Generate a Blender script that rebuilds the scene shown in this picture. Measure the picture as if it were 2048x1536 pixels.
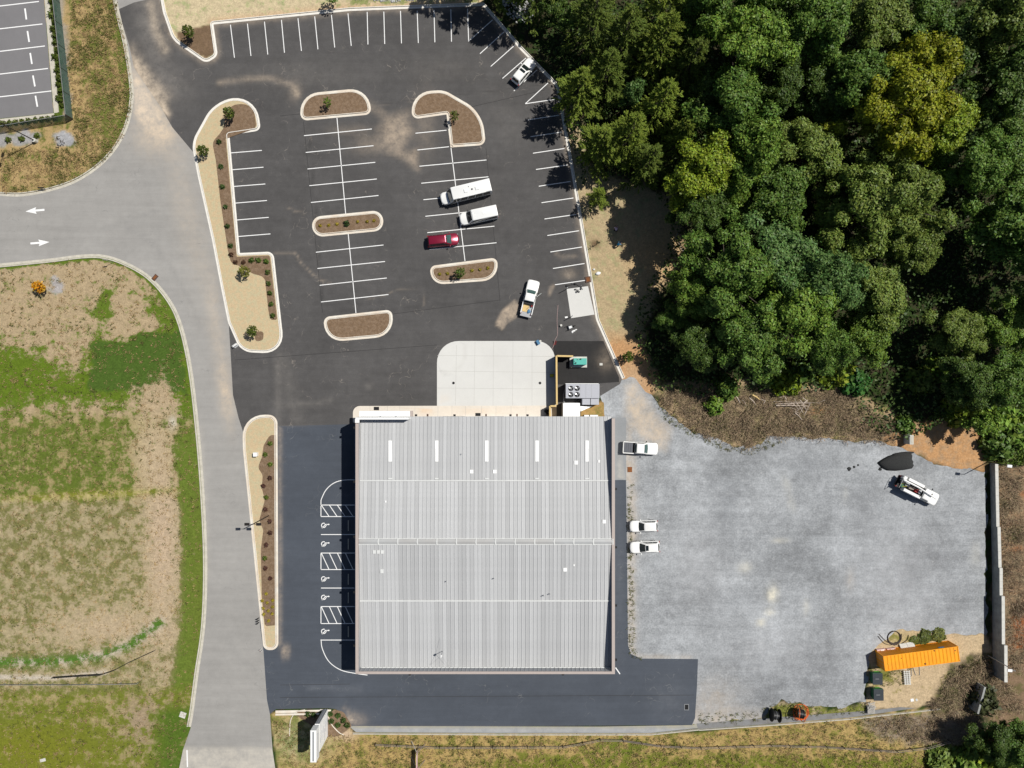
import bpy, bmesh, math, random
import numpy as np
from mathutils import Vector, Matrix
from mathutils.geometry import delaunay_2d_cdt
random.seed(7); rng = np.random.default_rng(7)
R = math.radians
for o in list(bpy.data.objects): bpy.data.objects.remove(o)
scene = bpy.context.scene
C = scene.collection
# ------------------------------------------------------------------ camera, sky, sun, exposure
H = 115.0; F = 1402.0                       # height above the ground (m), focal length in photo pixels
cam = bpy.data.cameras.new('camera'); camo = bpy.data.objects.new('camera', cam); C.objects.link(camo)
camo.location = (0, 0, H); camo.rotation_euler = (0, 0, 0)
cam.sensor_fit = 'HORIZONTAL'; cam.angle = 2*math.atan(1024/F); cam.clip_end = 2000; cam.clip_start = 1
scene.camera = camo
SUN_EL = 56.6; SUN_AZ = 62.0                # azimuth clockwise from +Y
w = bpy.data.worlds.new('World'); scene.world = w; w.use_nodes = True
nt = w.node_tree; bg = nt.nodes['Background']; sky = nt.nodes.new('ShaderNodeTexSky')
sky.sky_type = 'NISHITA'; sky.sun_disc = False; sky.sun_elevation = R(SUN_EL); sky.sun_rotation = R(SUN_AZ)
nt.links.new(sky.outputs[0], bg.inputs[0]); bg.inputs[1].default_value = 0.05
sl = bpy.data.lights.new('sun', 'SUN'); sl.energy = 5.0; sl.angle = R(0.5); sl.color = (1, 0.965, 0.9)
so = bpy.data.objects.new('sun', sl); C.objects.link(so)
sd = Vector((math.sin(R(SUN_AZ))*math.cos(R(SUN_EL)), math.cos(R(SUN_AZ))*math.cos(R(SUN_EL)), math.sin(R(SUN_EL))))
so.rotation_euler = (-sd).to_track_quat('-Z', 'Y').to_euler(); so.location = sd*60
vs = scene.view_settings; vs.view_transform = 'Standard'; vs.look = 'None'; vs.exposure = -0.08; vs.gamma = 1
# ------------------------------------------------------------------ helpers
def P(px, py, z=0.0):
    s = (H - z)/F
    return Vector(((px-1024)*s, (768-py)*s, z))
def M(px): return px*H/F                    # ground pixels -> metres
def tag(o, label, cat, group=None):
    o['label'] = label; o['category'] = cat
    if group: o['group'] = group
    return o
def thing(name, label, cat, loc=(0,0,0), rz=0, group=None):
    o = bpy.data.objects.new(name, None); C.objects.link(o)
    o.location = loc; o.rotation_euler = (0,0,rz); o.empty_display_size = .3
    return tag(o, label, cat, group)
def link(name, me, parent=None):
    o = bpy.data.objects.new(name, me); C.objects.link(o)
    if parent is not None: o.parent = parent
    return o
class MB:
    def __init__(s): s.v = []; s.f = []
    def add(s, vs, fs):
        b = len(s.v); s.v += [tuple(x) for x in vs]; s.f += [tuple(b+i for i in f) for f in fs]; return s
    def box(s, c, d, rz=0, taper=1.0):
        ca, sa = math.cos(rz), math.sin(rz); vs = []
        for z in (-1, 1):
            t = 1 if z < 0 else taper
            for x, y in ((-1,-1),(1,-1),(1,1),(-1,1)):
                X, Y = x*d[0]/2*t, y*d[1]/2*t
                vs.append((c[0]+X*ca-Y*sa, c[1]+X*sa+Y*ca, c[2]+z*d[2]/2))
        return s.add(vs, [(3,2,1,0),(4,5,6,7),(0,1,5,4),(1,2,6,5),(2,3,7,6),(3,0,4,7)])
    def prism(s, poly, z0, z1):
        n = len(poly); vs = [(p[0],p[1],z0) for p in poly]+[(p[0],p[1],z1) for p in poly]
        a = sum(poly[i][0]*poly[(i+1)%n][1]-poly[(i+1)%n][0]*poly[i][1] for i in range(n))
        fs = [tuple(range(n-1,-1,-1)), tuple(range(n,2*n))]+[(i,(i+1)%n,n+(i+1)%n,n+i) for i in range(n)]
        if a < 0: fs = [f[::-1] for f in fs]
        return s.add(vs, fs)
    def tube(s, pts, r, n=6, cap=True):
        pts = [Vector(p) for p in pts]; rs = r if isinstance(r, (list,tuple)) else [r]*len(pts)
        b = len(s.v)
        for i, p in enumerate(pts):
            d = (pts[min(i+1,len(pts)-1)]-pts[max(i-1,0)]).normalized()
            u = d.cross(Vector((0,0,1)) if abs(d.z) < .9 else Vector((1,0,0))).normalized(); v = d.cross(u)
            for k in range(n):
                a = 2*math.pi*k/n; q = p+(u*math.cos(a)+v*math.sin(a))*rs[i]; s.v.append(tuple(q))
        for i in range(len(pts)-1):
            for k in range(n):
                s.f.append((b+i*n+k, b+i*n+(k+1)%n, b+(i+1)*n+(k+1)%n, b+(i+1)*n+k))
        if cap:
            s.f.append(tuple(b+k for k in range(n-1,-1,-1))); e = b+(len(pts)-1)*n; s.f.append(tuple(e+k for k in range(n)))
        return s
    def cyl(s, c, r, h, n=16, r2=None):
        r2 = r if r2 is None else r2
        vs = [(c[0]+r*math.cos(2*math.pi*k/n), c[1]+r*math.sin(2*math.pi*k/n), c[2]) for k in range(n)]
        vs += [(c[0]+r2*math.cos(2*math.pi*k/n), c[1]+r2*math.sin(2*math.pi*k/n), c[2]+h) for k in range(n)]
        return s.add(vs, [tuple(range(n-1,-1,-1)), tuple(range(n,2*n))]+[(k,(k+1)%n,n+(k+1)%n,n+k) for k in range(n)])
    def loft(s, rings, top=True, bottom=True):
        n = len(rings[0]); b = len(s.v)
        for r in rings: s.v += [tuple(p) for p in r]
        for i in range(len(rings)-1):
            for k in range(n):
                s.f.append((b+i*n+k, b+i*n+(k+1)%n, b+(i+1)*n+(k+1)%n, b+(i+1)*n+k))
        if bottom: s.f.append(tuple(b+k for k in range(n-1,-1,-1)))
        if top: e = b+(len(rings)-1)*n; s.f.append(tuple(e+k for k in range(n)))
        return s
    def mesh(s, name, mat, origin=None, smooth=False):
        me = bpy.data.meshes.new(name)
        vs = s.v if origin is None else [(v[0]-origin[0], v[1]-origin[1], v[2]-origin[2]) for v in s.v]
        me.from_pydata(vs, [], s.f); me.materials.append(mat)
        if smooth: me.polygons.foreach_set('use_smooth', [True]*len(me.polygons))
        me.update(); return me
    def build(s, name, mat, parent=None, smooth=False, local=False):
        org = None if (parent is None or local) else parent.location
        return link(name, s.mesh(name, mat, org, smooth), parent)
def bevel(o, wd=.03, seg=2):
    m = o.modifiers.new('bevel', 'BEVEL'); m.width = wd; m.segments = seg; m.limit_method = 'ANGLE'; m.angle_limit = R(35); return o
def fil(corners, n=7, closed=True):
    """polygon with a fillet radius at each corner: (x, y, r)"""
    out = []; N = len(corners); T = []
    for i, c in enumerate(corners):
        r = c[2] if len(c) > 2 else 0
        if (not closed and i in (0, N-1)) or r <= 0: T.append(0); continue
        p = Vector(c[:2]); a = (Vector(corners[i-1][:2])-p).normalized(); b = (Vector(corners[(i+1)%N][:2])-p).normalized()
        T.append(r/math.tan(math.acos(max(-1, min(1, a.dot(b))))/2))
    for i in range(N if closed else N-1):
        l = (Vector(corners[i][:2])-Vector(corners[(i+1)%N][:2])).length*.995; q = T[i]+T[(i+1)%N]
        if q > l: T[i] *= l/q; T[(i+1)%N] *= l/q
    for i, c in enumerate(corners):
        p = Vector(c[:2]); t = T[i]
        if t <= 0: out.append(tuple(p)); continue
        q0 = p+(Vector(corners[i-1][:2])-p).normalized()*t; q1 = p+(Vector(corners[(i+1)%N][:2])-p).normalized()*t
        for k in range(n+1):
            u = k/n; w0, w1, w2 = (1-u)**2, 2*u*(1-u)*.75, u*u; out.append(tuple((q0*w0+p*w1+q1*w2)/(w0+w1+w2)))
    return out
def crom(pts, n=6):
    """smooth open curve through points"""
    out = []; p = [Vector(q[:2]) for q in pts]; p = [p[0]*2-p[1]]+p+[p[-1]*2-p[-2]]
    for i in range(1, len(p)-2):
        for k in range(n):
            t = k/n
            out.append(tuple(.5*((2*p[i])+(p[i+1]-p[i-1])*t+(2*p[i-1]-5*p[i]+4*p[i+1]-p[i+2])*t*t+(3*p[i]-p[i-1]-3*p[i+1]+p[i+2])*t**3)))
    out.append(tuple(p[-2])); return out
def offset(pts, d, closed):
    """shift a polyline to its left by d"""
    n = len(pts); out = []
    for i in range(n):
        p = Vector(pts[i][:2])
        a = Vector(pts[i-1][:2]) if (closed or i > 0) else None
        b = Vector(pts[(i+1)%n][:2]) if (closed or i < n-1) else None
        ns = []
        if a is not None and (p-a).length > 1e-6: e = (p-a).normalized(); ns.append(Vector((-e.y, e.x)))
        if b is not None and (b-p).length > 1e-6: e = (b-p).normalized(); ns.append(Vector((-e.y, e.x)))
        if not ns: out.append(tuple(p)); continue
        m = sum(ns, Vector((0,0)))
        m = ns[0] if m.length < 1e-4 else m.normalized()
        k = max(.45, m.dot(ns[0])); out.append(tuple(p+m*(d/k)))
    return out
def W(pts, z=0.0): return [tuple(P(p[0], p[1], z)[:2]) for p in pts]
def ccw(pts):
    n = len(pts); a = sum(pts[i][0]*pts[(i+1)%n][1]-pts[(i+1)%n][0]*pts[i][1] for i in range(n))
    return pts if a > 0 else pts[::-1]
# value noise (numpy) for uneven outlines of patches
_T = rng.random((256, 256))
def vn(x, y):
    xi = np.floor(x).astype(int); yi = np.floor(y).astype(int); fx = x-xi; fy = y-yi
    fx = fx*fx*(3-2*fx); fy = fy*fy*(3-2*fy)
    g = lambda a, b: _T[a % 256, b % 256]
    return (g(xi,yi)*(1-fx)+g(xi+1,yi)*fx)*(1-fy)+(g(xi,yi+1)*(1-fx)+g(xi+1,yi+1)*fx)*fy
def fbm(x, y, o=4):
    s = 0; a = .5
    for i in range(o): s = s+a*vn(x*2**i+17*i, y*2**i+31*i); a *= .5
    return s/(1-.5**o)
def sdist(x, y, poly):
    """distance inside a polygon, negative outside (pixels)"""
    d = np.full(x.shape, 1e9); ins = np.zeros(x.shape, bool); n = len(poly)
    for i in range(n):
        ax, ay = poly[i][:2]; bx, by = poly[(i+1)%n][:2]; ex, ey = bx-ax, by-ay
        L = ex*ex+ey*ey+1e-9; t = np.clip(((x-ax)*ex+(y-ay)*ey)/L, 0, 1)
        d = np.minimum(d, (x-ax-t*ex)**2+(y-ay-t*ey)**2)
        c = ((ay > y) != (by > y)); xx = ax+(y-ay)/(by-ay+1e-12)*ex
        ins ^= c & (x < xx)
    d = np.sqrt(d); return np.where(ins, d, -d)
def sm(v, a, b):
    t = np.clip((v-a)/(b-a), 0, 1); return t*t*(3-2*t)
def blob(x, y, cx, cy, rx, ry, a=0):
    ca, sa = math.cos(R(a)), math.sin(R(a)); u = (x-cx)*ca+(y-cy)*sa; v = -(x-cx)*sa+(y-cy)*ca
    return np.exp(-((u/rx)**2+(v/ry)**2))
# ------------------------------------------------------------------ materials
def newmat(name):
    m = bpy.data.materials.new(name); m.use_nodes = True; return m, m.node_tree, m.node_tree.nodes['Principled BSDF']
def pbr(name, col, rough=.7, metal=0, var=.12, scale=3.0, bump=0.0, spec=.3, coat=0, hue=None, det=4):
    """plain surface with grain: colour times noise, optional second colour"""
    m, t, b = newmat(name); N = t.nodes; L = t.links
    tc = N.new('ShaderNodeTexCoord'); no = N.new('ShaderNodeTexNoise'); no.inputs['Scale'].default_value = scale; no.inputs['Detail'].default_value = det
    no.inputs['Roughness'].default_value = .65
    L.new(tc.outputs['Object'], no.inputs['Vector'])
    mr = N.new('ShaderNodeMapRange'); mr.inputs[1].default_value = .25; mr.inputs[2].default_value = .75
    mr.inputs[3].default_value = 1-var; mr.inputs[4].default_value = 1+var; L.new(no.outputs[0], mr.inputs[0])
    mx = N.new('ShaderNodeMix'); mx.data_type = 'RGBA'; mx.blend_type = 'MULTIPLY'; mx.inputs[0].default_value = 1
    mx.inputs[6].default_value = (*col, 1)
    if hue:
        m2 = N.new('ShaderNodeMix'); m2.data_type = 'RGBA'; m2.inputs[6].default_value = (*col,1); m2.inputs[7].default_value = (*hue,1)
        n2 = N.new('ShaderNodeTexNoise'); n2.inputs['Scale'].default_value = scale*.35; n2.inputs['Detail'].default_value = 5; L.new(tc.outputs['Object'], n2.inputs['Vector'])
        r2 = N.new('ShaderNodeMapRange'); r2.inputs[1].default_value = .42; r2.inputs[2].default_value = .62; L.new(n2.outputs[0], r2.inputs[0])
        L.new(r2.outputs[0], m2.inputs[0]); L.new(m2.outputs[2], mx.inputs[6])
    L.new(mr.outputs[0], mx.inputs[7]); L.new(mx.outputs[2], b.inputs['Base Color'])
    b.inputs['Roughness'].default_value = rough; b.inputs['Metallic'].default_value = metal; b.inputs['Specular IOR Level'].default_value = spec
    b.inputs['Coat Weight'].default_value = coat
    if bump:
        bp = N.new('ShaderNodeBump'); bp.inputs['Strength'].default_value = bump; bp.inputs['Distance'].default_value = .05
        L.new(no.outputs[0], bp.inputs['Height']); L.new(bp.outputs[0], b.inputs['Normal'])
    return m
def dusty(name, base, var=.16, fine=7.0, streak=None, rough=.9, speck=None, scuff=None):
    """paving whose stains come from the 'dust' attribute (rgb = stain colour, a = amount), broken up by noise"""
    m, t, b = newmat(name); N = t.nodes; L = t.links
    tc = N.new('ShaderNodeTexCoord')
    def noise(s, d=5, vec=None, rg=.65):
        n = N.new('ShaderNodeTexNoise'); n.inputs['Scale'].default_value = s; n.inputs['Detail'].default_value = d; n.inputs['Roughness'].default_value = rg
        L.new(vec or tc.outputs['Object'], n.inputs['Vector']); return n.outputs[0]
    def rng_(v, a, b_, c, d):
        r = N.new('ShaderNodeMapRange'); r.inputs[1].default_value = a; r.inputs[2].default_value = b_; r.inputs[3].default_value = c; r.inputs[4].default_value = d
        L.new(v, r.inputs[0]); return r.outputs[0]
    def mul(a, bb):
        q = N.new('ShaderNodeMath'); q.operation = 'MULTIPLY'
        for i, z in enumerate((a, bb)):
            if isinstance(z, (int, float)): q.inputs[i].default_value = z
            else: L.new(z, q.inputs[i])
        return q.outputs[0]
    big = rng_(noise(.09, 4), .3, .7, 1-var, 1+var); fin = rng_(noise(fine, 3), .25, .75, 1-var*.8, 1+var*.8)
    mid = rng_(noise(.8, 6, rg=.7), .3, .7, 1-var*.6, 1+var*.6)
    f = mul(mul(big, fin), mid)
    if streak:
        mp = N.new('ShaderNodeMapping'); mp.inputs['Rotation'].default_value = (0,0,R(streak[0])); mp.inputs['Scale'].default_value = (.05, .9, 1)
        L.new(tc.outputs['Object'], mp.inputs[0]); f = mul(f, rng_(noise(1.0, 5, mp.outputs[0], .7), .3, .7, 1-streak[1], 1+streak[1]))
    mx = N.new('ShaderNodeMix'); mx.data_type = 'RGBA'; mx.blend_type = 'MULTIPLY'; mx.inputs[0].default_value = 1; mx.inputs[6].default_value = (*base, 1)
    L.new(f, mx.inputs[7])
    at = N.new('ShaderNodeAttribute'); at.attribute_name = 'dust'
    br = rng_(noise(.55, 7, rg=.75), .3, .68, .15, 1.25); am = mul(at.outputs['Alpha'], br)
    cl = N.new('ShaderNodeClamp'); L.new(am, cl.inputs[0])
    m2 = N.new('ShaderNodeMix'); m2.data_type = 'RGBA'; L.new(cl.outputs[0], m2.inputs[0]); L.new(mx.outputs[2], m2.inputs[6]); L.new(at.outputs['Color'], m2.inputs[7])
    out = m2.outputs[2]
    if speck:                                    # pale scuffs and grit
        s = rng_(noise(1.6, 9, rg=.8), speck[0], speck[0]+.08, 0, speck[1])
        m3 = N.new('ShaderNodeMix'); m3.data_type = 'RGBA'; L.new(s, m3.inputs[0]); L.new(out, m3.inputs[6]); m3.inputs[7].default_value = (*speck[2], 1); out = m3.outputs[2]
    if scuff:                                    # thin wandering scratches, only here and there
        q = N.new('ShaderNodeMath'); q.operation = 'SUBTRACT'; L.new(noise(.22, 3, rg=.5), q.inputs[0]); q.inputs[1].default_value = .5
        q2 = N.new('ShaderNodeMath'); q2.operation = 'ABSOLUTE'; L.new(q.outputs[0], q2.inputs[0])
        ln = mul(rng_(q2.outputs[0], .0015, .005, 1, 0), mul(rng_(noise(.13, 4), .5, .6, 0, 1), rng_(noise(1.1, 4), .4, .62, 0, scuff[0])))
        m4 = N.new('ShaderNodeMix'); m4.data_type = 'RGBA'; L.new(ln, m4.inputs[0]); L.new(out, m4.inputs[6]); m4.inputs[7].default_value = (*scuff[1], 1); out = m4.outputs[2]
    L.new(out, b.inputs['Base Color']); b.inputs['Roughness'].default_value = rough; b.inputs['Specular IOR Level'].default_value = .25
    bp = N.new('ShaderNodeBump'); bp.inputs['Strength'].default_value = .25; bp.inputs['Distance'].default_value = .03
    L.new(noise(9, 2), bp.inputs['Height']); L.new(bp.outputs[0], b.inputs['Normal'])
    return m
def leafmat(name, col=None, trans=.18, var=.45, rough=.5):
    """foliage: object colour (or a fixed one) varied leaf by leaf, some light passing through"""
    m, t, b = newmat(name); N = t.nodes; L = t.links
    ge = N.new('ShaderNodeNewGeometry'); r = N.new('ShaderNodeMapRange'); r.inputs[3].default_value = 1-var; r.inputs[4].default_value = 1+var; L.new(ge.outputs['Random Per Island'], r.inputs[0])
    mx = N.new('ShaderNodeMix'); mx.data_type = 'RGBA'; mx.blend_type = 'MULTIPLY'; mx.inputs[0].default_value = 1
    if col: mx.inputs[6].default_value = (*col, 1)
    else:
        oi = N.new('ShaderNodeObjectInfo'); L.new(oi.outputs['Color'], mx.inputs[6])
    L.new(r.outputs[0], mx.inputs[7])
    hs = N.new('ShaderNodeHueSaturation'); L.new(mx.outputs[2], hs.inputs['Color'])
    wn = N.new('ShaderNodeTexWhiteNoise'); wn.noise_dimensions = '1D'; L.new(ge.outputs['Random Per Island'], wn.inputs['W'])
    r2 = N.new('ShaderNodeMapRange'); r2.inputs[3].default_value = .475; r2.inputs[4].default_value = .52; L.new(wn.outputs[0], r2.inputs[0]); L.new(r2.outputs[0], hs.inputs['Hue'])
    L.new(hs.outputs[0], b.inputs['Base Color']); b.inputs['Roughness'].default_value = rough; b.inputs['Specular IOR Level'].default_value = .25
    if trans:
        tr = N.new('ShaderNodeBsdfTranslucent'); L.new(hs.outputs[0], tr.inputs[0]); ms = N.new('ShaderNodeMixShader'); ms.inputs[0].default_value = trans
        L.new(b.outputs[0], ms.inputs[1]); L.new(tr.outputs[0], ms.inputs[2]); L.new(ms.outputs[0], N['Material Output'].inputs[0])
    return m
M_lot = dusty('new_asphalt', (.080,.077,.076), .19, 8, (4,.08), speck=(.64,.6,(.22,.2,.18)), scuff=(.8,(.26,.23,.2)))
M_pit = dusty('fresh_black_asphalt', (.028,.027,.027), .2, 8, speck=(.66,.4,(.14,.12,.1)))
M_side = dusty('blue_grey_asphalt', (.068,.078,.096), .10, 8, (0,.07), speck=(.66,.5,(.2,.2,.2)), scuff=(.6,(.2,.2,.2)))
M_road = dusty('worn_grey_asphalt', (.30,.29,.275), .09, 9, (80,.07), speck=(.67,.35,(.15,.15,.15)), scuff=(.45,(.13,.13,.13)))
M_nlot = dusty('grey_asphalt', (.185,.18,.185), .06, 9)
M_gravel = dusty('crushed_gravel', (.285,.297,.31), .34, 3.6, (0,.13), speck=(.58,.6,(.45,.45,.44)), scuff=(.5,(.42,.42,.42)))
M_pad = dusty('pale_concrete', (.60,.595,.57), .035, 5, rough=.8)
M_walk = dusty('cream_concrete', (.66,.60,.52), .06, 5, rough=.8)
M_strip = dusty('grey_concrete_apron', (.25,.26,.27), .10, 5, rough=.85)
M_kerb = pbr('kerb_concrete', (.66,.58,.48), .85, var=.09, scale=1.2, hue=(.70,.66,.58))
M_kerbw = pbr('white_kerb_concrete', (.72,.69,.63), .85, var=.10, scale=1.2)
M_kerbold = pbr('old_kerb_concrete', (.50,.47,.40), .9, var=.2, scale=1.5)
M_wallc = pbr('grey_block_concrete', (.30,.31,.30), .9, var=.3, scale=1.2, bump=.4)
M_cap = pbr('pale_wall_cap', (.55,.54,.50), .85, var=.12, scale=2)
M_mulch = pbr('pine_bark_mulch', (.17,.112,.068), .95, var=.35, scale=6, bump=.9, hue=(.21,.145,.095), det=8)
M_straw = pbr('straw_cover', (.50,.385,.235), .95, var=.16, scale=5, bump=.4, hue=(.46,.40,.25), det=7)
M_paint = pbr('white_line_paint', (.80,.80,.79), .7, var=.10, scale=4)
M_paintd = pbr('worn_white_paint', (.68,.68,.66), .8, var=.22, scale=5)
M_roofm = pbr('galvanised_roof', (.40,.41,.415), .5, .0, var=.07, scale=.5, spec=.5, hue=(.385,.382,.375))
M_roofpale = pbr('roof_seam_strip', (.62,.63,.62), .5, var=.10, scale=2)
M_skyl = pbr('white_skylight_sheet', (.86,.86,.85), .4, var=.02)
M_cope = pbr('tan_coping_metal', (.42,.36,.33), .5, var=.05)
M_wallm = pbr('grey_wall_panel', (.30,.31,.33), .6, var=.06)
M_awn = pbr('shade_blue_awning', (.10,.15,.24), .6, var=.06)  # dark blue holds the parapet's bluish shade in the awning's colour
M_white = pbr('white_metal', (.80,.80,.79), .45, var=.03)
M_whitep = pbr('white_vehicle_paint', (.82,.82,.80), .25, var=.015, coat=.6, spec=.5)
M_redp = pbr('red_vehicle_paint', (.24,.010,.035), .22, .35, var=.03, coat=.8, spec=.5)
M_glass = pbr('dark_vehicle_glass', (.012,.018,.019), .06, var=.02, spec=.6)
M_glasst = pbr('green_vehicle_glass', (.05,.10,.095), .12, var=.3, scale=2, spec=.6)
M_black = pbr('black_plastic', (.012,.012,.013), .5, var=.1)
M_rubber = pbr('tyre_rubber', (.015,.015,.015), .8, var=.1)
M_steel = pbr('bright_steel', (.45,.45,.46), .3, .8, var=.06)
M_dsteel = pbr('dark_bronze_steel', (.020,.017,.016), .5, var=.1)
M_gal = pbr('galvanised_steel', (.36,.37,.38), .45, .4, var=.08)
M_orange = pbr('orange_container_paint', (.83,.33,.008), .45, var=.07, scale=1.2, hue=(.80,.30,.012), spec=.4)
M_rust = pbr('rusty_iron', (.20,.075,.025), .9, var=.3)
M_brown = pbr('brown_cast_iron', (.10,.055,.04), .8, var=.2)
M_teal = pbr('teal_generator_paint', (.085,.42,.35), .4, var=.05, spec=.4)
M_wood = pbr('yellow_pine_timber', (.62,.45,.20), .75, var=.12, scale=4)
M_wooddk = pbr('weathered_timber', (.26,.22,.19), .9, var=.2, scale=4)
M_palw = pbr('grey_pallet_wood', (.42,.40,.37), .9, var=.2, scale=4)
M_fbrown = pbr('brown_fence_board', (.09,.06,.04), .8, var=.15)
M_dump = pbr('dark_slate_dumpster_lid', (.035,.042,.05), .55, var=.12)
M_green = pbr('dark_green_steel', (.02,.10,.05), .5, var=.12)
M_lime = pbr('lime_label', (.16,.5,.08), .6)
M_cable = pbr('brown_black_hose', (.055,.042,.035), .7, var=.2)
M_hose = pbr('orange_conduit', (.62,.13,.03), .55, var=.15)
M_yel = pbr('yellow_plastic', (.55,.5,.06), .5, var=.1)
M_blue = pbr('blue_plastic', (.07,.19,.33), .5, var=.1)
M_red = pbr('red_plastic', (.30,.02,.02), .5, var=.1)
M_pink = pbr('pale_pink_board', (.6,.42,.4), .8, var=.25, scale=3)
M_hvac = pbr('lavender_grey_metal', (.40,.41,.45), .45, var=.03, spec=.5)
M_coal = pbr('black_millings', (.030,.031,.031), .95, var=.35, scale=7, bump=.9)
M_silt = pbr('black_silt_fabric', (.02,.023,.027), .7, var=.2)
M_screen = pbr('green_wind_screen', (.085,.155,.13), .8, var=.25, scale=1.5)
M_bark = pbr('bark', (.085,.07,.055), .95, var=.25, scale=4)
M_barkp = pbr('pale_bark', (.26,.24,.22), .9, var=.25, scale=4)
M_leaf = leafmat('leaves'); M_needle = leafmat('needles', trans=.15, var=.4, rough=.65)
M_twig = leafmat('dry_twigs', (.25,.19,.12), 0, .6, .9)
M_grassb = leafmat('grass_blades', (.13,.135,.035), .2, .6, .8)
M_grassd = leafmat('dry_grass_blades', (.36,.26,.12), .2, .4, .9)
M_vine = leafmat('vine_leaves', (.10,.155,.022), .2, .5)
M_under = leafmat('understorey_leaves', (.055,.095,.022), .2, .6)
M_stick = pbr('bleached_wood', (.45,.38,.32), .9, var=.3, scale=3)
M_stone = pbr('pale_riprap', (.42,.42,.41), .9, var=.2, scale=3)
M_cloth1 = pbr('lavender_shirt', (.42,.38,.55), .9); M_cloth2 = pbr('blue_shirt', (.02,.22,.42), .9)
M_trous = pbr('dark_trousers', (.012,.014,.022), .9); M_skin = pbr('skin', (.30,.17,.11), .6); M_hat = pbr('pale_cap', (.5,.5,.5), .8)
for m_ in (M_screen,):
    t = m_.node_tree; b = t.nodes['Principled BSDF']; b.inputs['Alpha'].default_value = .5
# ------------------------------------------------------------------ sheets with stain attributes
def sheet(name, poly, z, mat, stain=None, grid=None, parent=None, kind='structure', jit=0):
    """flat paving inside a pixel polygon; inner points carry the stain colours"""
    pts = []
    if jit:
        n = len(poly)
        for i in range(n):
            a, b = Vector(poly[i][:2]), Vector(poly[(i+1)%n][:2]); k = max(1, int((b-a).length/7))
            for j in range(k): pts.append(a.lerp(b, j/k))
        pts = [(p.x+(fbm(np.array(p.x/14), np.array(p.y/14)+i0)-.5)*2*jit, p.y+(fbm(np.array(p.x/14)+50, np.array(p.y/14))-.5)*2*jit) for i0, p in enumerate(pts) for i0 in (0,)]
    else: pts = [tuple(p[:2]) for p in poly]
    pts = ccw([(float(a), float(b)) for a, b in pts]); n = len(pts)
    if grid:
        A = np.array(pts); gx, gy = np.meshgrid(np.arange(A[:,0].min(), A[:,0].max(), grid), np.arange(A[:,1].min(), A[:,1].max(), grid))
        gx, gy = gx.ravel(), gy.ravel(); k = sdist(gx, gy, pts) > grid*.4; extra = list(zip(gx[k].tolist(), gy[k].tolist()))
    else: extra = []
    r = delaunay_2d_cdt([Vector(p) for p in pts+extra], [], [list(range(n))], 1, 1e-4)
    v, f = r[0], r[2]
    vs = [P(p.x, p.y) for p in v]
    me = bpy.data.meshes.new(name); me.from_pydata([(p.x, p.y, z) for p in vs], [], [tuple(q)[::-1] for q in f]); me.materials.append(mat)
    a = me.attributes.new('dust', 'FLOAT_COLOR', 'POINT')
    col = np.zeros((len(v), 4), np.float32)
    if stain is not None:
        x = np.array([p.x for p in v]); y = np.array([p.y for p in v]); col[:] = stain(x, y)
    a.data.foreach_set('color', col.ravel()); me.update()
    o = link(name, me, parent)
    if parent is None: o['kind'] = kind
    return o
def paint(layers):
    """layers of (rgb, fn(x,y)->amount) composited into rgb+amount"""
    def f(x, y):
        c = np.zeros((x.size, 3)); a = np.zeros(x.size)
        for rgb, fn in layers:
            k = np.clip(fn(x, y), 0, 1); c = c*(1-k[:,None])+np.array(rgb)[None]*k[:,None]; a = np.maximum(a*(1-k), k) if False else 1-(1-a)*(1-k)
        c = c/np.maximum(a, 1e-3)[:,None]
        return np.column_stack([np.clip(c,0,1), a])
    return f
def along(x, y, pts, wd):
    """amount near a polyline"""
    d = np.full(x.shape, 1e9)
    for (ax, ay), (bx, by) in zip(pts[:-1], pts[1:]):
        ex, ey = bx-ax, by-ay; t = np.clip(((x-ax)*ex+(y-ay)*ey)/(ex*ex+ey*ey+1e-9), 0, 1)
        d = np.minimum(d, (x-ax-t*ex)**2+(y-ay-t*ey)**2)
    return np.exp(-d/wd**2)
# ------------------------------------------------------------------ outlines (photo pixels on the ground)
NWK = crom([(-120,388),(-40,391),(0,392),(45,393),(100,383),(150,366),(195,338),(232,300),(256,255),(267,205),(266,160),(255,90),(243,40),(232,-10),(222,-60)], 5)
SFK = crom([(-120,538),(0,527),(100,517),(165,509),(210,510),(255,525),(300,552),(340,597),(365,650),(385,740),(400,870),(410,1000),(415,1130),(411,1250),(397,1350),(388,1420),(382,1454)], 5)
NK = fil([(310,-60),(326,25,60),(345,80,40),(412,127,16),(436,112,14),(427,49,1),(700,22,60),(965,12,1),(1040,99,80),(1112,173,20),(1140,330,200),(1172,520,100),(1192,640,40),(1244,758)], 6, False)
ISL = {
 'north': fil([(601,242,14),(743,229,14),(738,175,44),(600,188,40)]),
 'hook': fil([(824,239,14),(893,229,1),(901,295,1),(972,290,14),(964,224,70),(888,180,40),(822,184,44)]),
 'middle': fil([(622,434,20),(764,420,22),(769,461,22),(627,475,22)]),
 'south': fil([(647,634,16),(783,619,14),(792,672,46),(650,685,44)]),
 'east': fil([(860,532,16),(994,515,14),(998,560,40),(862,570,36)]),
 'west': fil([(459,270.5,1),(522,261,12),(512,192,48),(430,200,70),(383,285,50),(395,350,80),(424,480,200),(441,570,150),(456,645,40),(482,704,34),(570,708,38),(547,503,14),(480,506,1)]),
 'strip': fil([(484,828,44),(555,830,18),(557,1300,15),(527,1300,13),(486,900,60)])}
POLY_ROAD = NWK[::-1]+[(-120,388)]+[(-120,538)]+SFK+[(366,1500),(345,1600),(560,1600),(545,1500),(540,1428),(560,1300),(540,1000),(520,860),(500,690),(430,400),(420,200),(330,60),(310,-60)]
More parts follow.
